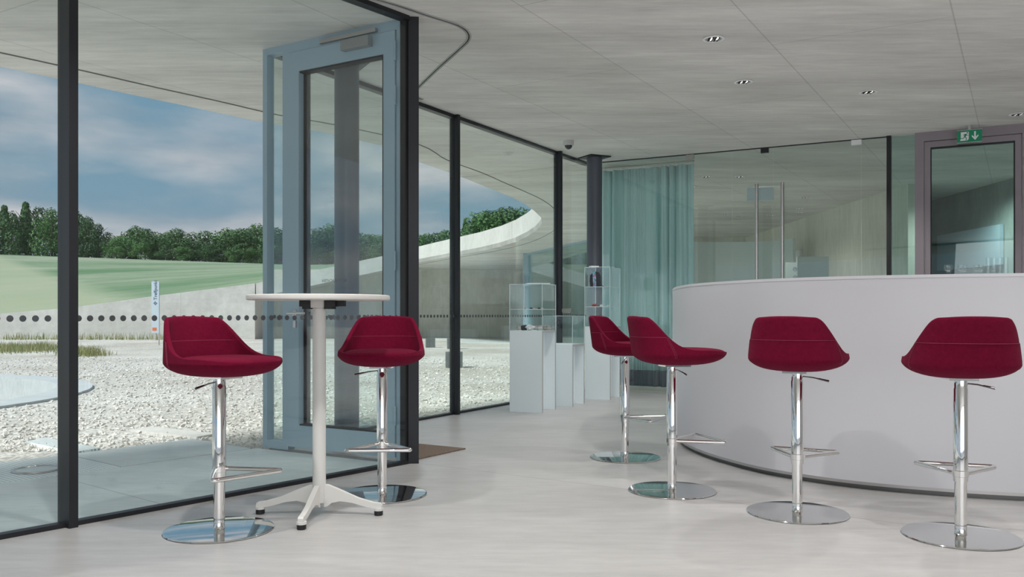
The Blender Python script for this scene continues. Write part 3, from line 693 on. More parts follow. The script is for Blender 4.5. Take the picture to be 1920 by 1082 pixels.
for k in range(4):
    a = math.radians(-3+90*k); Mr = Matrix.Rotation(a, 4, 'Z')
    bm = bmesh.new()
    prof = [(.028, .150), (.045, .150), (.10, .128), (.20, .085), (.275, .064), (.310, .060), (.318, .052), (.318, .036), (.285, .034), (.24, .042), (.17, .062), (.11, .070), (.065, .060), (.045, .044), (.028, .040)]
    Ml = Mr @ Matrix(((1, 0, 0, 0), (0, 0, 1, 0), (0, 1, 0, 0), (0, 0, 0, 1)))
    prism(bm, prof, -.013, .013, Ml); bevel(bm, .004, 2)
    lg = mesh_obj('leg', bm, M['white'], tb, True)
    bm = bmesh.new(); Mt = Matrix.Translation(Mr @ V(.300, 0, 0)); lathe(bm, [(.024, .024), (.024, .036)], 24, Mt); mesh_obj('foot_disc', bm, M['white'], lg, True)
    bm = bmesh.new(); lathe(bm, [(.019, 0), (.022, .003), (.022, .024)], 24, Mt); mesh_obj('rubber_foot', bm, M['black'], lg, True)

# ================================================================== DISPLAY CASES
ED = V(.917, -.398, 0).normalized()     # along the front face
def case(corner, w, d, h, gh, shelves, label, name='display_pedestal'):
    """corner: front-right floor corner"""
    t = thing(name, label, 'display case', corner)
    SD = V(-ED.y, ED.x, 0); Mx = frameM(V(0, 0, 0), -ED, SD) if False else None
    X = -ED; Y = SD
    Mm = Matrix((X, Y, UP)).transposed().to_4x4()
    th = .022
    bm = bmesh.new(); box(bm, (0, 0, 0), (w, th, h), Mm); box(bm, (0, d-th, 0), (w, d, h), Mm); box(bm, (0, th, h-th), (w, d-th, h), Mm)
    mesh_obj('pedestal', bm, M['pedestal'], t)
    bm = bmesh.new(); box(bm, (.10, th, 0), (w-.03, d-th, h-th), Mm); mesh_obj('core_panel', bm, M['pedestal'], t)
    bm = bmesh.new(); box(bm, (-.002, 0, 0), (0, th, h), Mm); box(bm, (-.002, d-th, 0), (0, d, h), Mm); box(bm, (-.002, th, h-th), (0, d-th, h), Mm)
    mesh_obj('board_edge', bm, M['pededge'], t)['label'] = 'grey brown cut edge of the boards'
    if gh:
        e = .006; bm = bmesh.new()
        box(bm, (0, 0, h), (w, e, h+gh), Mm); box(bm, (0, d-e, h), (w, d, h+gh), Mm); box(bm, (0, e, h), (e, d-e, h+gh), Mm); box(bm, (w-e, e, h), (w, d-e, h+gh), Mm); box(bm, (e, e, h+gh-e), (w-e, d-e, h+gh), Mm)
        gl = mesh_obj('glass_case', bm, M['gcase'], t)
        bm = bmesh.new(); q = .0022
        for (x, y) in ((0, 0), (w, 0), (0, d), (w, d)): box(bm, (x-q, y-q, h), (x+q, y+q, h+gh), Mm)
        for z in (h+gh,):
            for y in (0, d): box(bm, (0, y-q, z-q), (w, y+q, z+q), Mm)
            for x in (0, w): box(bm, (x-q, 0, z-q), (x+q, d, z+q), Mm)
        mesh_obj('glass_edge', bm, M['gedge'], gl)
        for z in shelves:
            bm = bmesh.new(); box(bm, (e, e, h+z-.004), (w-e, d-e, h+z), Mm); s = mesh_obj('glass_shelf', bm, M['gcase'], t)
            bm = bmesh.new(); box(bm, (e, .001, h+z-.005), (w-e, .006, h+z+.001), Mm); box(bm, (.001, e, h+z-.005), (.006, d-e, h+z+.001), Mm); mesh_obj('shelf_edge', bm, M['gedge'], s)
    return t, (lambda x, y, z: V(*corner)+X*x+Y*y+UP*z)
c1, L1_ = case((.306, 8.76, 0), .36, .39, .837, .475, [.22], 'pale display pedestal with a two level glass case nearest the facade mullion')
c2, L2_ = case((.655, 9.36, 0), .34, .40, .676, .31, [], 'low pale pedestal with a small glass case between two taller ones')
c3, L3_ = case((1.148, 10.13, 0), .31, .42, .86, .70, [.235, .47], 'tallest pale pedestal with a three level glass case before the column')
def rock(name, loc, r, m, label, group, seed, flat=.5):
    rn = random.Random(seed); bm = bmesh.new(); bmesh.ops.create_icosphere(bm, subdivisions=2, radius=1)
    for v in bm.verts: v.co *= 1+.45*(rn.random()-.5); v.co.x *= r; v.co.y *= r*.8; v.co.z *= r*flat
    zm = min(v.co.z for v in bm.verts)
    for v in bm.verts: v.co.z -= zm
    o = mesh_obj(name, bm, m); o.location = loc; return tag(o, label, 'mineral', group)
spec = [(.30, .09, .035, 'rock', 'pale flat specimen at the left front of the lower case floor'), (.245, .12, .045, 'bag', 'dark pointed specimen on the lower case floor'), (.17, .10, .05, 'rockwhite', 'white flat specimen in the middle of the lower case floor'), (.09, .12, .045, 'rock', 'grey specimen right of the white one on the lower case floor'), (.05, .28, .05, 'rock', 'speckled specimen at the back right of the case floor'), (.10, .32, .03, 'rock', 'small specimen at the back of the case floor')]
for i, (x, y, r, m, lb) in enumerate(spec): rock('mineral_specimen', L1_(x, y, .8372), r, M[m], lb, 'specimens on the floor of the first glass case', 10+i, .6)
for i, x in enumerate((.04, .085, .13, .175, .22)):
    rock('mineral_specimen', L1_(x, .10+.03*(i % 2), .837+.22+.001), .016, M['bag' if i % 2 else 'rock'], ['rightmost', 'second from right', 'middle', 'second from left', 'leftmost'][i]+' small pebble on the shelf of the first glass case', 'pebbles on the shelf of the first glass case', 30+i)
for i, (x, m, lb) in enumerate(((.22, 'rockred', 'dark red mineral on the middle shelf of the tall case'), (.13, 'rockwhite', 'white mineral in the centre of the middle shelf of the tall case'), (.055, 'rockwhite', 'small white mineral at the right of the middle shelf'))):
    rock('mineral_specimen', L3_(x, .10, .86+.235+.001), (.032, .024, .018)[i], M[m], lb, None, 50+i)
# dark bag with a printed band and cord
bgp = L3_(.225, .13, .86+.47+.001)
bg0 = thing('small_bag', 'small black bag with a colourful printed band on the top shelf of the tall case', 'bag', bgp)
bm = bmesh.new(); prism(bm, [(-.055, 0), (.06, 0), (.065, .06), (.062, .14), (.045, .172), (0, .185), (-.03, .165), (-.058, .14), (-.064, .07)], -.035, .035, Matrix(((1, 0, 0, 0), (0, 0, 1, 0), (0, 1, 0, 0), (0, 0, 0, 1)))); bevel(bm, .012, 3); mesh_obj('bag_body', bm, M['bag'], bg0, True)
bm = bmesh.new(); prism(bm, [(-.025, .002), (.012, .002), (.008, .1), (.005, .187), (-.032, .187), (-.03, .1)], -.038, .038, Matrix(((1, 0, 0, 0), (0, 0, 1, 0), (0, 1, 0, 0), (0, 0, 0, 1)))); mesh_obj('printed_band', bm, M['print'], bg0)['label'] = 'blue and orange printed band'
bm = bmesh.new(); tube(bm, [V(.06, 0, .02), V(.08, -.02, .012), V(.11, 0, .006), V(.14, -.01, .005), V(.17, -.02, .005)], .004, 6); mesh_obj('cord', bm, M['bag'], bg0)
def slab(name, loc, sx, sy, sz, m, label, cat, rz=0):
    bm = bmesh.new(); box(bm, (-sx/2, -sy/2, 0), (sx/2, sy/2, sz)); bevel(bm, min(.002, sz/4), 1); o = mesh_obj(name, bm, m); o.location = loc; o.rotation_euler = (0, 0, rz); return tag(o, label, cat)
slab('card', L3_(.235, .12, .86+.70+.004), .10, .07, .018, M['paper'], 'small white card block lying on top of the tall glass case', 'card', .3)
bk = slab('booklet', L1_(.13, .20, .837+.475+.004), .24, .17, .010, M['paper'], 'thin white booklet lying on top of the first glass case', 'booklet', .1)
bk2 = slab('wall_box', O0+OT*(ot(1050))+V(OT.y, -OT.x, 0)*.10+UP*1.03, .13, .08, .045, M['book'], 'small green grey box on a bracket at the facade mullion', 'box', math.radians(-25))
bm = bmesh.new(); box(bm, (-.06, -.03, -.008), (.05, .06, 0)); mesh_obj('bracket', bm, M['steel'], bk2)

# ================================================================== CURTAIN
cu = thing('curtain', 'floor length blue green curtain behind the glass partition', 'curtain')
def curtain(z0, z1, m, name, amp=.055, th=.0):
    bm = bmesh.new(); a, b = BP(1108, .30), BP(1289, .30); n = 220; rows = []; zs = [z0+(z1-z0)*i/8 for i in range(9)]
    d = (b-a); nn = V(-BT.y, BT.x, 0)
    for i in range(n+1):
        u = i/n; s = u+.018*math.sin(u*17)+.01*math.sin(u*41)
        col = []
        for z in zs:
            w = (z/3.0)
            o = amp*(.55+.45*math.sin(u*9+1))*math.sin(s*2*PI*10+.25*math.sin(z*1.5))+.012*math.sin(s*2*PI*29+z)
            p = a+d*u+nn*(o+th); col.append(bm.verts.new((p.x, p.y, z)))
        rows.append(col)
    for p, q in zip(rows, rows[1:]):
        for k in range(8): bm.faces.new((p[k], q[k], q[k+1], p[k+1]))
    o = mesh_obj(name, bm, m, cu, 'all'); s = o.modifiers.new('s', 'SOLIDIFY'); s.thickness = .004
    return o
curtain(.27, 2.93, M['curtain'], 'cloth'); curtain(.06, .27, M['hem'], 'hem_band')['label'] = 'dark violet grey hem band'
bm = bmesh.new(); tube(bm, [BP(1108, .30, 2.965), BP(1289, .30, 2.965)], .014, 8)
mesh_obj('curtain_rail', bm, M['steel'], cu)
bm = bmesh.new(); a, b = BP(1112, .30, 2.93), BP(1287, .30, 2.93)
for i in range(24): p = a.lerp(b, i/23); tube(bm, [p+UP*.03, p-UP*.012], .004, 5)
mesh_obj('curtain_hook', bm, M['signwhite'], cu)['kind'] = 'stuff'

# ================================================================== CEILING FITTINGS
def downlight(p, label, scale=1, lit=0):
    t = thing('downlight', label, 'ceiling light', (p.x, p.y, H), 0, 'recessed ceiling downlights')
    bm = bmesh.new(); lathe(bm, [(.060, -.001), (.078, -.002), (.079, -.006), (.062, -.009), (.058, -.004)], 40, cap=False); mesh_obj('trim_ring', bm, M['signwhite'], t, True)
    bm = bmesh.new(); lathe(bm, [(.060, -.003), (.052, -.0025), (.0, -.002)], 32, cap=False); mesh_obj('reflector', bm, M['reflector'], t, True)
    bm = bmesh.new()
    for x in (-.030, -.008, .012, .034): box(bm, (x-.003, -.045, -.010), (x+.003, .045, -.0035))
    mesh_obj('louvre', bm, M['gasket'], t)
    bm = bmesh.new(); box(bm, (-.020, -.012, -.008), (-.006, .030, -.0036)); box(bm, (.015, -.03, -.008), (.030, .012, -.0036)); mesh_obj('lamp', bm, M['emit'], t)
    return t
for px, py, lb in ((1338, 72, 'nearest round recessed downlight at the top of the picture'), (1394, 153, 'second downlight of the row below the nearest one'), (1628, 172, 'downlight right of centre above the glass doors'), (1908, 214, 'downlight at the right edge above the exit sign')):
    p = P(px, py, H); downlight(p, lb)
bk_l = [(1326, 331, 'left'), (1388, 331, 'right of the pair'), (1299, 350, 'lowest left'), (1360, 401, 'far left'), (1385, 405, 'far middle'), (1445, 404, 'far right'), (1500, 391, 'upper of the pair near the wall'), (1499, 398, 'lower of the pair near the wall'), (1509, 370, 'small single')]
for px, py, lb in bk_l: downlight(P(px, py, H), 'downlight in the room behind the glass doors, '+lb)
for x, y in ((4.0, 13.6), (4.6, 15.6), (3.2, 20)): light('back_room_fill', 'SPOT', (x, y, H-.05), (0, 0, 0), 75, (1, .96, .88), spot_size=2.6, spot_blend=1, shadow_soft_size=.08)  # fill spots added for the back room, apart from the modelled downlights
light('service_fill', 'SPOT', (6.7, 12.5, H-.05), (0, 0, 0), 130, (.9, 1, .95), spot_size=2.6, spot_blend=1, shadow_soft_size=.08)  # added fill spot, lifts the room behind the mauve door
# dome camera
p = P(1066, 264, H); t = thing('dome_camera', 'small grey security dome camera on the ceiling before the column', 'camera', (p.x, p.y, H))
bm = bmesh.new(); lathe(bm, [(.062, 0), (.062, -.045), (.056, -.055), (.0, -.055)], 32, cap=False); mesh_obj('housing', bm, mat('housing_grey', (.55, .55, .55), .5), t, True)
bm = bmesh.new(); lathe(bm, [(.044*math.cos(a*PI/16), -.055-.044*math.sin(a*PI/16)) for a in range(8)]+[(0, -.099)], 24, cap=False); mesh_obj('dome', bm, M['dome'], t, True)
# ceiling track
tp = smooth_path([P(x, y, H) for x, y in ((660, -14), (740, 8), (800, 28), (845, 42), (866, 51), (878, 63), (877, 76), (860, 93), (820, 129), (787, 161), (778, 171), (778, 178), (784, 183), (792, 186))], 5)
bm = bmesh.new()
for off in (-.014, .014):
    q = []
    for i, p in enumerate(tp):
        d = (tp[min(i+1, len(tp)-1)]-tp[max(i-1, 0)]).normalized(); q.append(p+V(-d.y, d.x, 0)*off-UP*.003)
    tube(bm, q, .0045, 6)
tr = tag(mesh_obj('ceiling_track', bm, mat('track_grey', (.42, .43, .42), .4, .2), None, True), 'thin grey curtain track curving over the ceiling beside the corner post', 'track')
bm = bmesh.new(); tube(bm, [p-UP*.001 for p in tp], .005, 4); mesh_obj('track_slot', bm, M['gasket'], tr)
# exit sign
sp = BP(1818, -.22); es = thing('exit_sign', 'green emergency exit sign with running figure and down arrow', 'sign', (sp.x, sp.y, 2.885), math.atan2(BT.y, BT.x))
bm = bmesh.new(); box(bm, (-.117, -.010, -.062), (.117, .018, .062)); bevel(bm, .002); mesh_obj('sign_panel', bm, M['green'], es)
bm = bmesh.new(); box(bm, (-.12, -.012, -.068), (.12, .02, -.0625)); box(bm, (-.12, -.012, .0625), (.12, .02, .068)); mesh_obj('sign_rail', bm, M['steel'], es)
bm = bmesh.new(); box(bm, (-.012, 0, .068), (.012, .01, .115)); mesh_obj('mounting_bracket', bm, M['steel'], es)
XZ = Matrix(((1, 0, 0, 0), (0, 0, 1, 0), (0, 1, 0, 0), (0, 0, 0, 1)))
bm = bmesh.new()
prism(bm, [(-.080, -.045), (-.022, -.045), (-.007, -.032), (-.007, .046), (-.082, .046), (-.082, -.020), (-.088, -.045)], -.0125, -.0095, XZ)
prism(bm, [(.043, .046), (.059, .046), (.059, -.012), (.082, .010), (.083, -.006), (.052, -.046), (.021, -.008), (.022, .008), (.043, -.012)], -.0125, -.0095, XZ)
mesh_obj('sign_symbol', bm, M['signwhite'], es)
bm = bmesh.new()
def limb(pts, r): tube(bm, [V(x, -.0125, z) for x, z in pts], r, 6)
limb([(-.030, .022), (-.045, -.004)], .0085); limb([(-.045, -.004), (-.058, -.022), (-.082, -.022)], .004); limb([(-.045, -.004), (-.031, -.018), (-.032, -.044)], .004)
limb([(-.032, .022), (-.052, .022), (-.053, .008)], .003); limb([(-.030, .02), (-.022, .008), (-.008, .006)], .003)
lathe(bm, [(.0075, -.002), (.0075, .002)], 14, frameM(V(-.020, -.0125, .036), V(1, 0, 0), UP))
mesh_obj('running_figure', bm, M['green'], es)
# hanging panel in the back room (back of a sign)
bm = bmesh.new(); box(bm, (-.20, -.015, -.20), (.20, .015, 0)); bevel(bm, .003)
o = tag(mesh_obj('hanging_sign', bm, M['signwhite2']), 'pale rectangular sign panel hanging under the ceiling behind the glass doors', 'sign'); o.location = (3.85, 13.4, 2.80+.17); o.rotation_euler = (0, 0, -.2)
# door mat
ma = [V(-.66, 5.93, 0), V(-.345, 6.41, 0), V(-1.36, 7.02, 0), V(-1.62, 6.60, 0)]
bm = bmesh.new(); prism(bm, [(p.x, p.y) for p in ma], .001, .010)
tag(mesh_obj('door_mat', bm, M['mat']), 'brown coir doormat on the floor inside the entrance door', 'doormat')

# ================================================================== BACK ROOM THINGS
sc = smooth_path([V(3.2, 17.9, 0), V(4.2, 18.1, 0), V(5.0, 18.0, 0), V(5.45, 17.7, 0), V(5.62, 17.2, 0)], 6)
bm = bmesh.new(); band(bm, sc, 0, 2.52, -.03, .03); tag(mesh_obj('reflection_screen', bm, M['frost'], None, True), 'tall curved pale screen imitating a reflection behind the glass doors', 'screen')  # solid pale screen stands in for a reflection of the outside
def panel(name, pa, pb, y, z1, label, cat):
    bm = bmesh.new(); x0, x1 = (pa-960)/FPX*y, (pb-960)/FPX*y; box(bm, (x0, y, 0), (x1, y+.05, z1)); bevel(bm, .01, 2); return tag(mesh_obj(name, bm, M['frost'], None), label, cat)
panel('standing_panel', 1495, 1554, 13.0, 1+109*13/FPX, 'frosted standing panel before the concrete wall behind the glass doors', 'screen')
panel('standing_panel', 1474, 1500, 14.0, 1+98*14/FPX, 'narrow lower frosted panel left of the standing panel', 'screen')
bm = bmesh.new(); box(bm, (5.99, 18.0, 1.95), (6.05, 18.25, 2.35)); bevel(bm, .004)
wd = tag(mesh_obj('wall_telephone', bm, M['signwhite']), 'small white device on the concrete wall behind the glass doors', 'wall device')
bm = bmesh.new(); box(bm, (5.985, 18.06, 2.0), (5.991, 18.16, 2.07)); mesh_obj('button', bm, M['gasket'], wd)
# blind, dark cupboard in the service room
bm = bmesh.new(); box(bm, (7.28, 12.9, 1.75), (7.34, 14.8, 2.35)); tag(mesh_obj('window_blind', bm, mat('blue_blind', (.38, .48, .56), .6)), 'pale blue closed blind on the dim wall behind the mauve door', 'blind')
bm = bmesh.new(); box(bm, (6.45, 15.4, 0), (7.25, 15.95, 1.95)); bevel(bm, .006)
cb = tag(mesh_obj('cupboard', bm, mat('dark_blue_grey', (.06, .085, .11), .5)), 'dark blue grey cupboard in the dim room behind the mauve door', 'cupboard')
bm = bmesh.new(); box(bm, (6.84, 15.38, .1), (6.86, 15.41, 1.9)); mesh_obj('door_gap', bm, M['gasket'], cb)

# ================================================================== OUTSIDE
bc = V(-9.81, 10.35, 0); R1b, R2b = 4.31, 3.86
circ = lambda r, n=64: [(bc.x+r*math.cos(2*PI*i/n), bc.y+r*math.sin(2*PI*i/n)) for i in range(n)]
bm = bmesh.new(); plate(bm, [(-70, -12), (16, -12), (16, 38.7), (-70, 38.7)], [circ(R1b-.1)], -.10, -.03)
tag(mesh_obj('gravel_ground', bm, M['gravel']), 'pale limestone gravel covering the courtyard', 'ground', kind='structure')
bm = bmesh.new(); plate(bm, circ(R1b), [circ(R2b)], -.5, .0)
bs = tag(mesh_obj('round_basin', bm, concrete('basin_kerb', (.45, .50, .52), (.56, .61, .63), sc=1)), 'sunken round concrete basin with a flat kerb in the gravel', 'basin')
bm = bmesh.new(); prism(bm, circ(R2b+.05), -.50, -.36); mesh_obj('basin_floor', bm, M['gravel'], bs)
bm = bmesh.new(); prism(bm, [tuple(F(-12, .03)[:2]), tuple(F(2.36, .03)[:2]), tuple(F(2.30, 1.40)[:2]), tuple(F(-12, 1.40)[:2])], -.12, -.008); prism(bm, [tuple(F(2.36, .03)[:2]), tuple((D0-V(.02, .03, 0))[:2]), tuple((D0+DT*1.33+NB*.05)[:2]), tuple(F(2.30, 1.40)[:2])], -.12, -.0085)
tag(mesh_obj('trim_7', bm, M['apron']), 'grey concrete apron slab along the outside of the facade', 'paving', kind='structure')
gt = tag(mesh_obj('floor_grating', (lambda b: (prism(b, [tuple(F(-12, 1.41)[:2]), tuple(F(1.25, 1.41)[:2]), tuple(F(1.25, 2.2)[:2]), tuple(F(-12, 2.2)[:2])], -.12, -.006), b)[1])(bmesh.new()), M['grating']), 'galvanised grating strip between the apron and the gravel', 'grating')
bm = bmesh.new(); prism(bm, [tuple(F(1.26, 1.41)[:2]), tuple(F(2.25, 1.41)[:2]), tuple(F(2.25, 2.2)[:2]), tuple(F(1.26, 2.2)[:2])], -.12, -.006); tag(mesh_obj('paving_slab', bm, M['apron']), 'smooth grey slab at the end of the grating strip', 'paving')
def uplight(p, r, label):
    t = thing('ground_uplight', label, 'ground light', (p.x, p.y, -.004))
    bm = bmesh.new(); lathe(bm, [(r*.86, .004), (r*.88, .010), (r, .010), (r*1.02, 0)], 48, cap=False); mesh_obj('rim', bm, M['steel'], t, True)
    bm = bmesh.new(); lathe(bm, [(r*.87, .003), (0, .007)], 48, cap=False); mesh_obj('lens', bm, M['frost'], t, True)
uplight(P(69, 880), .145, 'round ground light set in the grating outside the left pane')
uplight(P(658, 797), .16, 'round pale ground light outside behind the entrance door')
def gslab(name, pts, z1, m, label):
    bm = bmesh.new(); prism(bm, [tuple(P(x, y, 0)[:2]) for x, y in pts], -.06, z1); return tag(mesh_obj(name, bm, m), label, 'paving')
gslab('ground_plate', ((48, 826), (85, 818), (188, 838), (142, 845)), -.008, M['grating'], 'dark rectangular metal plate lying in the gravel left of the mullion')
gslab('paving_slab', ((243, 803), (290, 798), (405, 811), (370, 817)), -.008, M['fascia'], 'pale slab in the gravel behind the left stool')
gslab('paving_slab', ((800, 633), (965, 636), (968, 643), (880, 642)), -.012, M['apron'], 'long grey slab in the gravel near the courtyard wall')
def cube(px, py, s, h, rz, label):
    p = P(px, py, -.03); bm = bmesh.new(); box(bm, (-s/2, -s/2, 0), (s/2, s/2, h)); bevel(bm, .008); o = mesh_obj('stone_block', bm, M['block']); o.location = (p.x, p.y+s/2, -.035); o.rotation_euler = (0, 0, rz); tag(o, label, 'stone block', 'dark stone seating blocks on the gravel')
cube(850, 690, .32, .31, .12, 'nearest dark stone block on the gravel by the thin mullion')
cube(849, 654.5, .37, .32, .1, 'middle dark stone block behind the nearest one')
cube(806, 652, .28, .30, .2, 'left dark stone block beside the second stool')
# meeting point sign
sy = 29.0; sx = (291.5-960)/FPX*sy
ms = thing('meeting_point_sign', 'tall narrow pale sign reading Treffpunkt before the low concrete wall', 'sign', (sx, sy, -.035))
bm = bmesh.new(); box(bm, (-.125, -.02, .42), (.125, .02, 2.15)); bevel(bm, .004); mesh_obj('sign_panel', bm, M['signwhite2'], ms)
bm = bmesh.new(); tube(bm, [V(.11, .03, 0), V(.11, .03, 2.1)], .018, 8); mesh_obj('post', bm, M['steel'], ms)
bm = bmesh.new(); box(bm, (-.095, -.026, .50), (.045, -.021, .60)); mesh_obj('label_patch', bm, M['orange'], ms)['label'] = 'small orange label'
bm = bmesh.new(); zc = 1.42
for d in ((1, 0), (-1, 0), (0, 1), (0, -1)):
    prism(bm, [(.018*d[0]-.03*d[1], zc+.018*d[1]-.03*d[0]), (.018*d[0]+.03*d[1], zc+.018*d[1]+.03*d[0])][:0] or [(d[0]*.02+d[1]*.028, zc+d[1]*.02+d[0]*.028), (d[0]*.02-d[1]*.028, zc+d[1]*.02-d[0]*.028), (d[0]*.06-d[1]*.005, zc+d[1]*.06-d[0]*.005), (d[0]*.06+d[1]*.005, zc+d[1]*.06+d[0]*.005)], -.026, -.021, XZ)
mesh_obj('sign_symbol', bm, M['ink'], ms)
fc = bpy.data.curves.new('sign_text', 'FONT'); fc.body = 'Treffpunkt'; fc.size = .155; fc.extrude = .002; fc.align_x = 'LEFT'; fc.align_y = 'CENTER'
tmp = bpy.data.objects.new('tmp', fc); C.objects.link(tmp); bpy.context.view_layer.update()
me = bpy.data.meshes.new_from_object(tmp.evaluated_get(bpy.context.evaluated_depsgraph_get())); C.objects.unlink(tmp)
me.materials.clear(); me.materials.append(M['ink'])
to = bpy.data.objects.new('sign_text', me); C.objects.link(to); to.parent = ms
to.matrix_local = Matrix.Translation(V(.01, -.024, 1.53)) @ Matrix(((0, -1, 0, 0), (0, 0, -1, 0), (1, 0, 0, 0), (0, 0, 0, 1)))
# lettering on the door glass, read from the inside
fc = bpy.data.curves.new('glass_lettering', 'FONT'); fc.body = 'BITTE BEACHTEN'; fc.size = .030; fc.extrude = .0004; fc.align_x = 'LEFT'
tmp = bpy.data.objects.new('tmp', fc); C.objects.link(tmp); bpy.context.view_layer.update()
me = bpy.data.meshes.new_from_object(tmp.evaluated_get(bpy.context.evaluated_depsgraph_get())); C.objects.unlink(tmp)
me.materials.clear(); me.materials.append(M['gasket'])
to = bpy.data.objects.new('glass_lettering', me); C.objects.link(to); to.parent = leaf; to['label'] = 'dark lettering on the door glass, reversed from outside'
pl = D0+DT*.585-NB*.0075+UP*1.235; nl = DT.cross(UP); mt_ = Matrix((DT, UP, nl)).transposed().to_4x4(); mt_.translation = pl; to.matrix_local = mt_
# meadow hill
def base_h(X):
    px = 960+X*FPX/36.0
    return (topz(px) if px < 757 else 3.6)-.12
def terrain(X, Y):
    b = base_h(X) if Y < 36.5 else base_h(X*36.0/Y*1.0 if X < -5 else X)
    xr = X*130.0/max(Y, 37)
    ridge = 10.05+(xr+77)*(-1.75/50.0) if xr < 10 else 7.0
    ridge = min(max(ridge, 7.0), 12)
    u = min(max((Y-37)/(130-37), 0), 1)
    return b+(ridge-b)*(u**.92)+(0.25*math.sin(X*.07+Y*.04))*u*(1-u)*2
bm = bmesh.new(); xs = [-230+4*i for i in range(78)]; ys = [37.0, 38, 40, 43, 47, 52, 58, 65, 73, 82, 92, 102, 112, 122, 130, 145, 175]
g = [[bm.verts.new((x, y, terrain(x, y))) for x in xs] for y in ys]
for a, b in zip(g, g[1:]):
    for i in range(len(xs)-1): bm.faces.new((a[i], a[i+1], b[i+1], b[i]))
# keep the hill off the roofed back area
for v in list(bm.verts):
    if v.co.x > -11 and v.co.y < 39.6: v.co.y = 39.6
tag(mesh_obj('meadow_hill', bm, M['meadow'], None, 'all'), 'green meadow rising behind the low concrete wall', 'meadow', kind='structure')
# trees
def crown_mesh(seed, kind):
    rn = random.Random(seed); bm = bmesh.new(); blobs = []
    if kind == 'conifer':
        for i in range(9): z = .08+.9*i/9; blobs.append((V(0, 0, z), .30*(1-z)+.035, .07))
    else:
        for i in range(15):
            a = rn.random()*2*PI; z = .08+.74*rn.random(); r = .30*math.sqrt(rn.random())*(1.12-.75*abs(z-.42)); blobs.append((V(r*math.cos(a), r*math.sin(a), z), .15+.08*rn.random(), .14+.05*rn.random()))
        blobs.append((V(0, 0, .80), .14, .15))
    tot = 3600
    for k in range(tot):
        c, rx, rz = blobs[rn.randrange(len(blobs))]
        d = V(rn.gauss(0, 1), rn.gauss(0, 1), rn.gauss(0, 1)).normalized(); rr = (.72+.36*rn.random())
        p = c+V(d.x*rx, d.y*rx, d.z*rz)*rr
        if p.z < .01: p.z = .01+.05*rn.random()
        s = .013+.014*rn.random(); n = (d+V(rn.gauss(0, .5), rn.gauss(0, .5), rn.gauss(0, .5)+.3)).normalized(); a = n.orthogonal().normalized(); b = n.cross(a)
        ang = rn.random()*PI; a, b = a*math.cos(ang)+b*math.sin(ang), b*math.cos(ang)-a*math.sin(ang)
        bm.faces.new([bm.verts.new(p+a*s), bm.verts.new(p+b*s*.7), bm.verts.new(p-a*s), bm.verts.new(p-b*s*.7)])
    me = bpy.data.meshes.new('crown'); bm.to_mesh(me); bm.free(); me.materials.append(M['leaf']); return me
crowns = [crown_mesh(100+i, 'broad') for i in range(5)]+[crown_mesh(200, 'conifer')]
bm = bmesh.new(); tube(bm, [V(0, 0, -.05), V(.01, 0, .3), V(-.01, .01, .6), V(0, 0, .8)], [.022, .018, .012, .004], 6)
for k in range(6):
    a = k*1.1; z = .3+.08*k; tube(bm, [V(0, 0, z), V(.12*math.cos(a), .12*math.sin(a), z+.08), V(.22*math.cos(a), .22*math.sin(a), z+.16)], [.009, .006, .002], 5)
trunk = bpy.data.meshes.new('trunk'); bm.to_mesh(trunk); bm.free(); trunk.materials.append(M['bark'])
rn = random.Random(3)
def tree(px, Y, top_y, label, kind=None, wscale=1.0, hmin=0):
    X = (px-960)/FPX*Y; zg = terrain(X, Y); zt = 1+(HOR-top_y)*Y/FPX; h = max(zt-zg, 1.5)/.98
    t = thing('tree', label, 'tree', (X, Y, zg-.1), rn.random()*6.28, 'trees on the hill')
    m = crowns[5] if kind == 'c' else crowns[rn.randrange(5)]
    o = bpy.data.objects.new('crown', m); C.objects.link(o); o.parent = t; w = h*wscale*(1.0 if kind != 'c' else .9); o.scale = (w, w, h)
    o = bpy.data.objects.new('trunk', trunk); C.objects.link(o); o.parent = t; o.scale = (h, h, h)
    return t
big = [(-90, 385), (-40, 372), (8, 380, 'c'), (22, 392), (48, 374, 'c'), (72, 382), (98, 386), (118, 400), (145, 393), (166, 402), (185, 415)]
ORD = ['first', 'second', 'third', 'fourth', 'fifth', 'sixth', 'seventh', 'eighth', 'ninth', 'tenth', 'eleventh', 'twelfth', 'thirteenth', 'fourteenth']
for i, b in enumerate(big):
    k = b[2] if len(b) > 2 else None
    tree(b[0], 134+3*(i % 3), b[1], '%s, %s from the left in the high group by the thick mullion' % ('dark pointed conifer' if k else 'tall loose crowned tree', ORD[i]), k, .8)
mid = [(210, 448), (232, 440), (255, 420), (272, 424), (295, 432), (318, 430), (335, 425), (360, 432), (385, 430), (405, 440), (425, 424), (445, 428), (462, 425), (480, 416), (500, 420), (520, 424), (545, 428), (570, 432), (595, 428), (620, 422), (645, 415), (665, 430), (690, 434), (712, 436), (735, 438), (757, 436)]
cnt = {}
for i, (x, y) in enumerate(mid):
    where = 'above the left stool' if x < 440 else ('left of the entrance glazing' if x < 545 else 'seen through the entrance door')
    k = cnt[where] = cnt.get(where, -1)+1
    tree(x, 132+4*(i % 3), y, '%s %s tree from the left on the ridge %s' % (ORD[k], 'rounded green', where), None, 1.25)
    if i % 2 == 0: tree(x+9, 130, 460+6*math.sin(i*2.1), 'low bush before the %s ridge tree %s' % (ORD[k], where), None, 1.5)
right = [(785, 436, 100), (800, 434, 96), (818, 431, 100), (838, 428, 96), (858, 425, 90), (872, 405, 84, 'c'), (888, 402, 84, 'c'), (905, 398, 80), (922, 390, 78), (940, 384, 76), (958, 382, 76), (975, 384, 74), (992, 388, 74), (1010, 395, 74)]
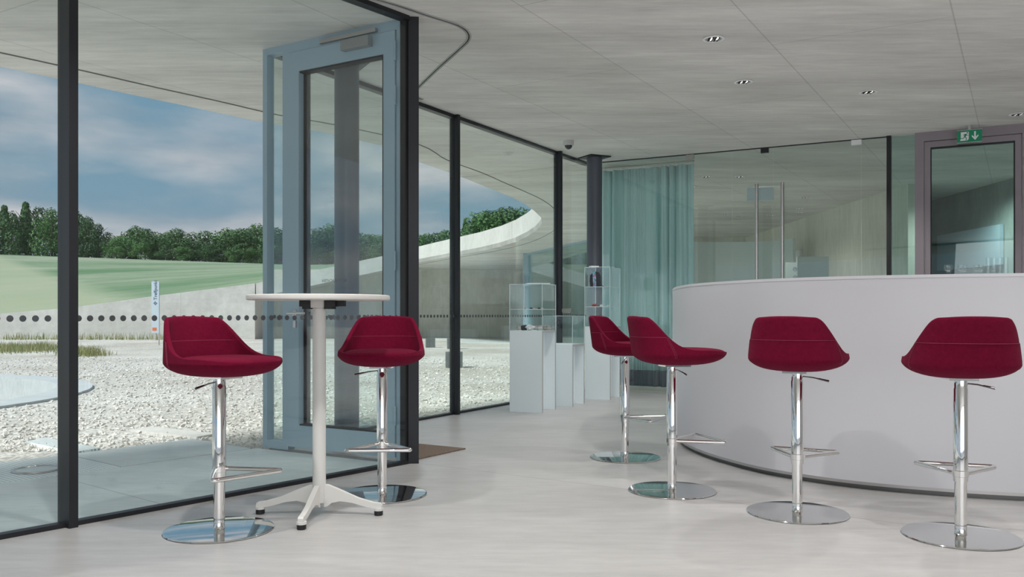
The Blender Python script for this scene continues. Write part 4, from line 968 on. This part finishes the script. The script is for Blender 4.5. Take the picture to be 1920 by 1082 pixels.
for i, b in enumerate(right):
    tree(b[0], b[2], b[1], '%s tree above the curved fascia, %s in that row' % ('slim conifer' if len(b) > 3 else 'dark broad', [*ORD][i]), b[3] if len(b) > 3 else None, 1.15 if len(b) < 4 else .5)
# stones and grass
def stones(n, seed):
    rn = random.Random(seed); bm = bmesh.new()
    base = [V(1, 0, 0), V(-1, 0, 0), V(0, 1, 0), V(0, -1, 0), V(0, 0, 1), V(0, 0, -1)]
    fc = [(0, 2, 4), (2, 1, 4), (1, 3, 4), (3, 0, 4), (2, 0, 5), (1, 2, 5), (3, 1, 5), (0, 3, 5)]
    k = 0
    while k < n:
        Y = 6.5+rn.random()**1.6*14; px = -30+rn.random()*1010; X = (px-960)/FPX*Y
        d = V(X, Y, 0)-P0; nn = d.dot(FN); tt = d.dot(FT)
        if nn < 2.25 and tt < 2.3: continue
        dd = V(X, Y, 0)-O0
        if nn < 1.4 and dd.dot(V(-OT.y, OT.x, 0)) < .12: continue
        if dd.dot(V(-OT.y, OT.x, 0)) < .12: continue
        if (V(X, Y, 0)-bc).length < R1b+.05: continue
        s = .008+.018*rn.random()**2; R = Matrix.Rotation(rn.random()*6, 3, 'Z') @ Matrix.Rotation(rn.random()*6, 3, 'X')
        vs = [bm.verts.new(R @ V(v.x*s*(1+rn.random()*.6), v.y*s, v.z*s*.7)+V(X, Y, -.03+s*.3)) for v in base]
        for f in fc: bm.faces.new([vs[i] for i in f])
        k += 1
    return bm
tag(mesh_obj('gravel_stones', stones(9000, 5), M['stone']), 'loose pale limestone chips scattered over the gravel', 'gravel', kind='stuff')
def blades(pts, hmin, hmax, seed, width=.004):
    rn = random.Random(seed); bm = bmesh.new()
    for p in pts:
        h = hmin+(hmax-hmin)*rn.random(); a = rn.random()*6.28; w = V(math.cos(a), math.sin(a), 0)*width; ln = V(rn.gauss(0, .2), rn.gauss(0, .2), 0)*h
        v = [bm.verts.new(p-w), bm.verts.new(p+w), bm.verts.new(p+ln*.4+w*.7+UP*h*.6), bm.verts.new(p+ln*.4-w*.7+UP*h*.6), bm.verts.new(p+ln+UP*h)]
        bm.faces.new((v[0], v[1], v[2], v[3])); bm.faces.new((v[3], v[2], v[4]))
    return bm
rg = random.Random(9); pts = []
for cx, cy, rx, ry, n in ((20, 657, 75, 6, 1800), (80, 655, 30, 4, 600), (165, 666, 40, 4, 450), (140, 661, 60, 6, 300)):
    for _ in range(n): pts.append(P(cx+rg.gauss(0, rx*.5), cy+rg.gauss(0, ry*.5), -.03))
tag(mesh_obj('grass_tufts', blades(pts, .08, .26, 1, .006), M['grass']), 'sparse green grass tufts growing in the gravel at the left', 'grass', kind='stuff')
pts = [V(rg.uniform(-21, -11.6), 35.75-abs(rg.gauss(0, .35)), -.03) for _ in range(800)]
tag(mesh_obj('wall_weeds', blades(pts, .08, .36, 2, .011), M['grass']), 'dry weeds along the foot of the low concrete wall', 'weeds', kind='stuff')
pts = []
for i in range(len(tip)-3):
    a, b = tip[i+2], tip[i+3] if i+3 < len(tip) else tip[-1]
    for _ in range(90):
        u = rg.random(); p = a.lerp(b, u); pts.append(V(p.x+.9+rg.random()*.8, p.y+.3, H+.135))
tag(mesh_obj('roof_grass', blades(pts, .45, .85, 3, .014), M['grass']), 'grass stalks growing on the ring roof behind the fascia', 'grass', kind='stuff')
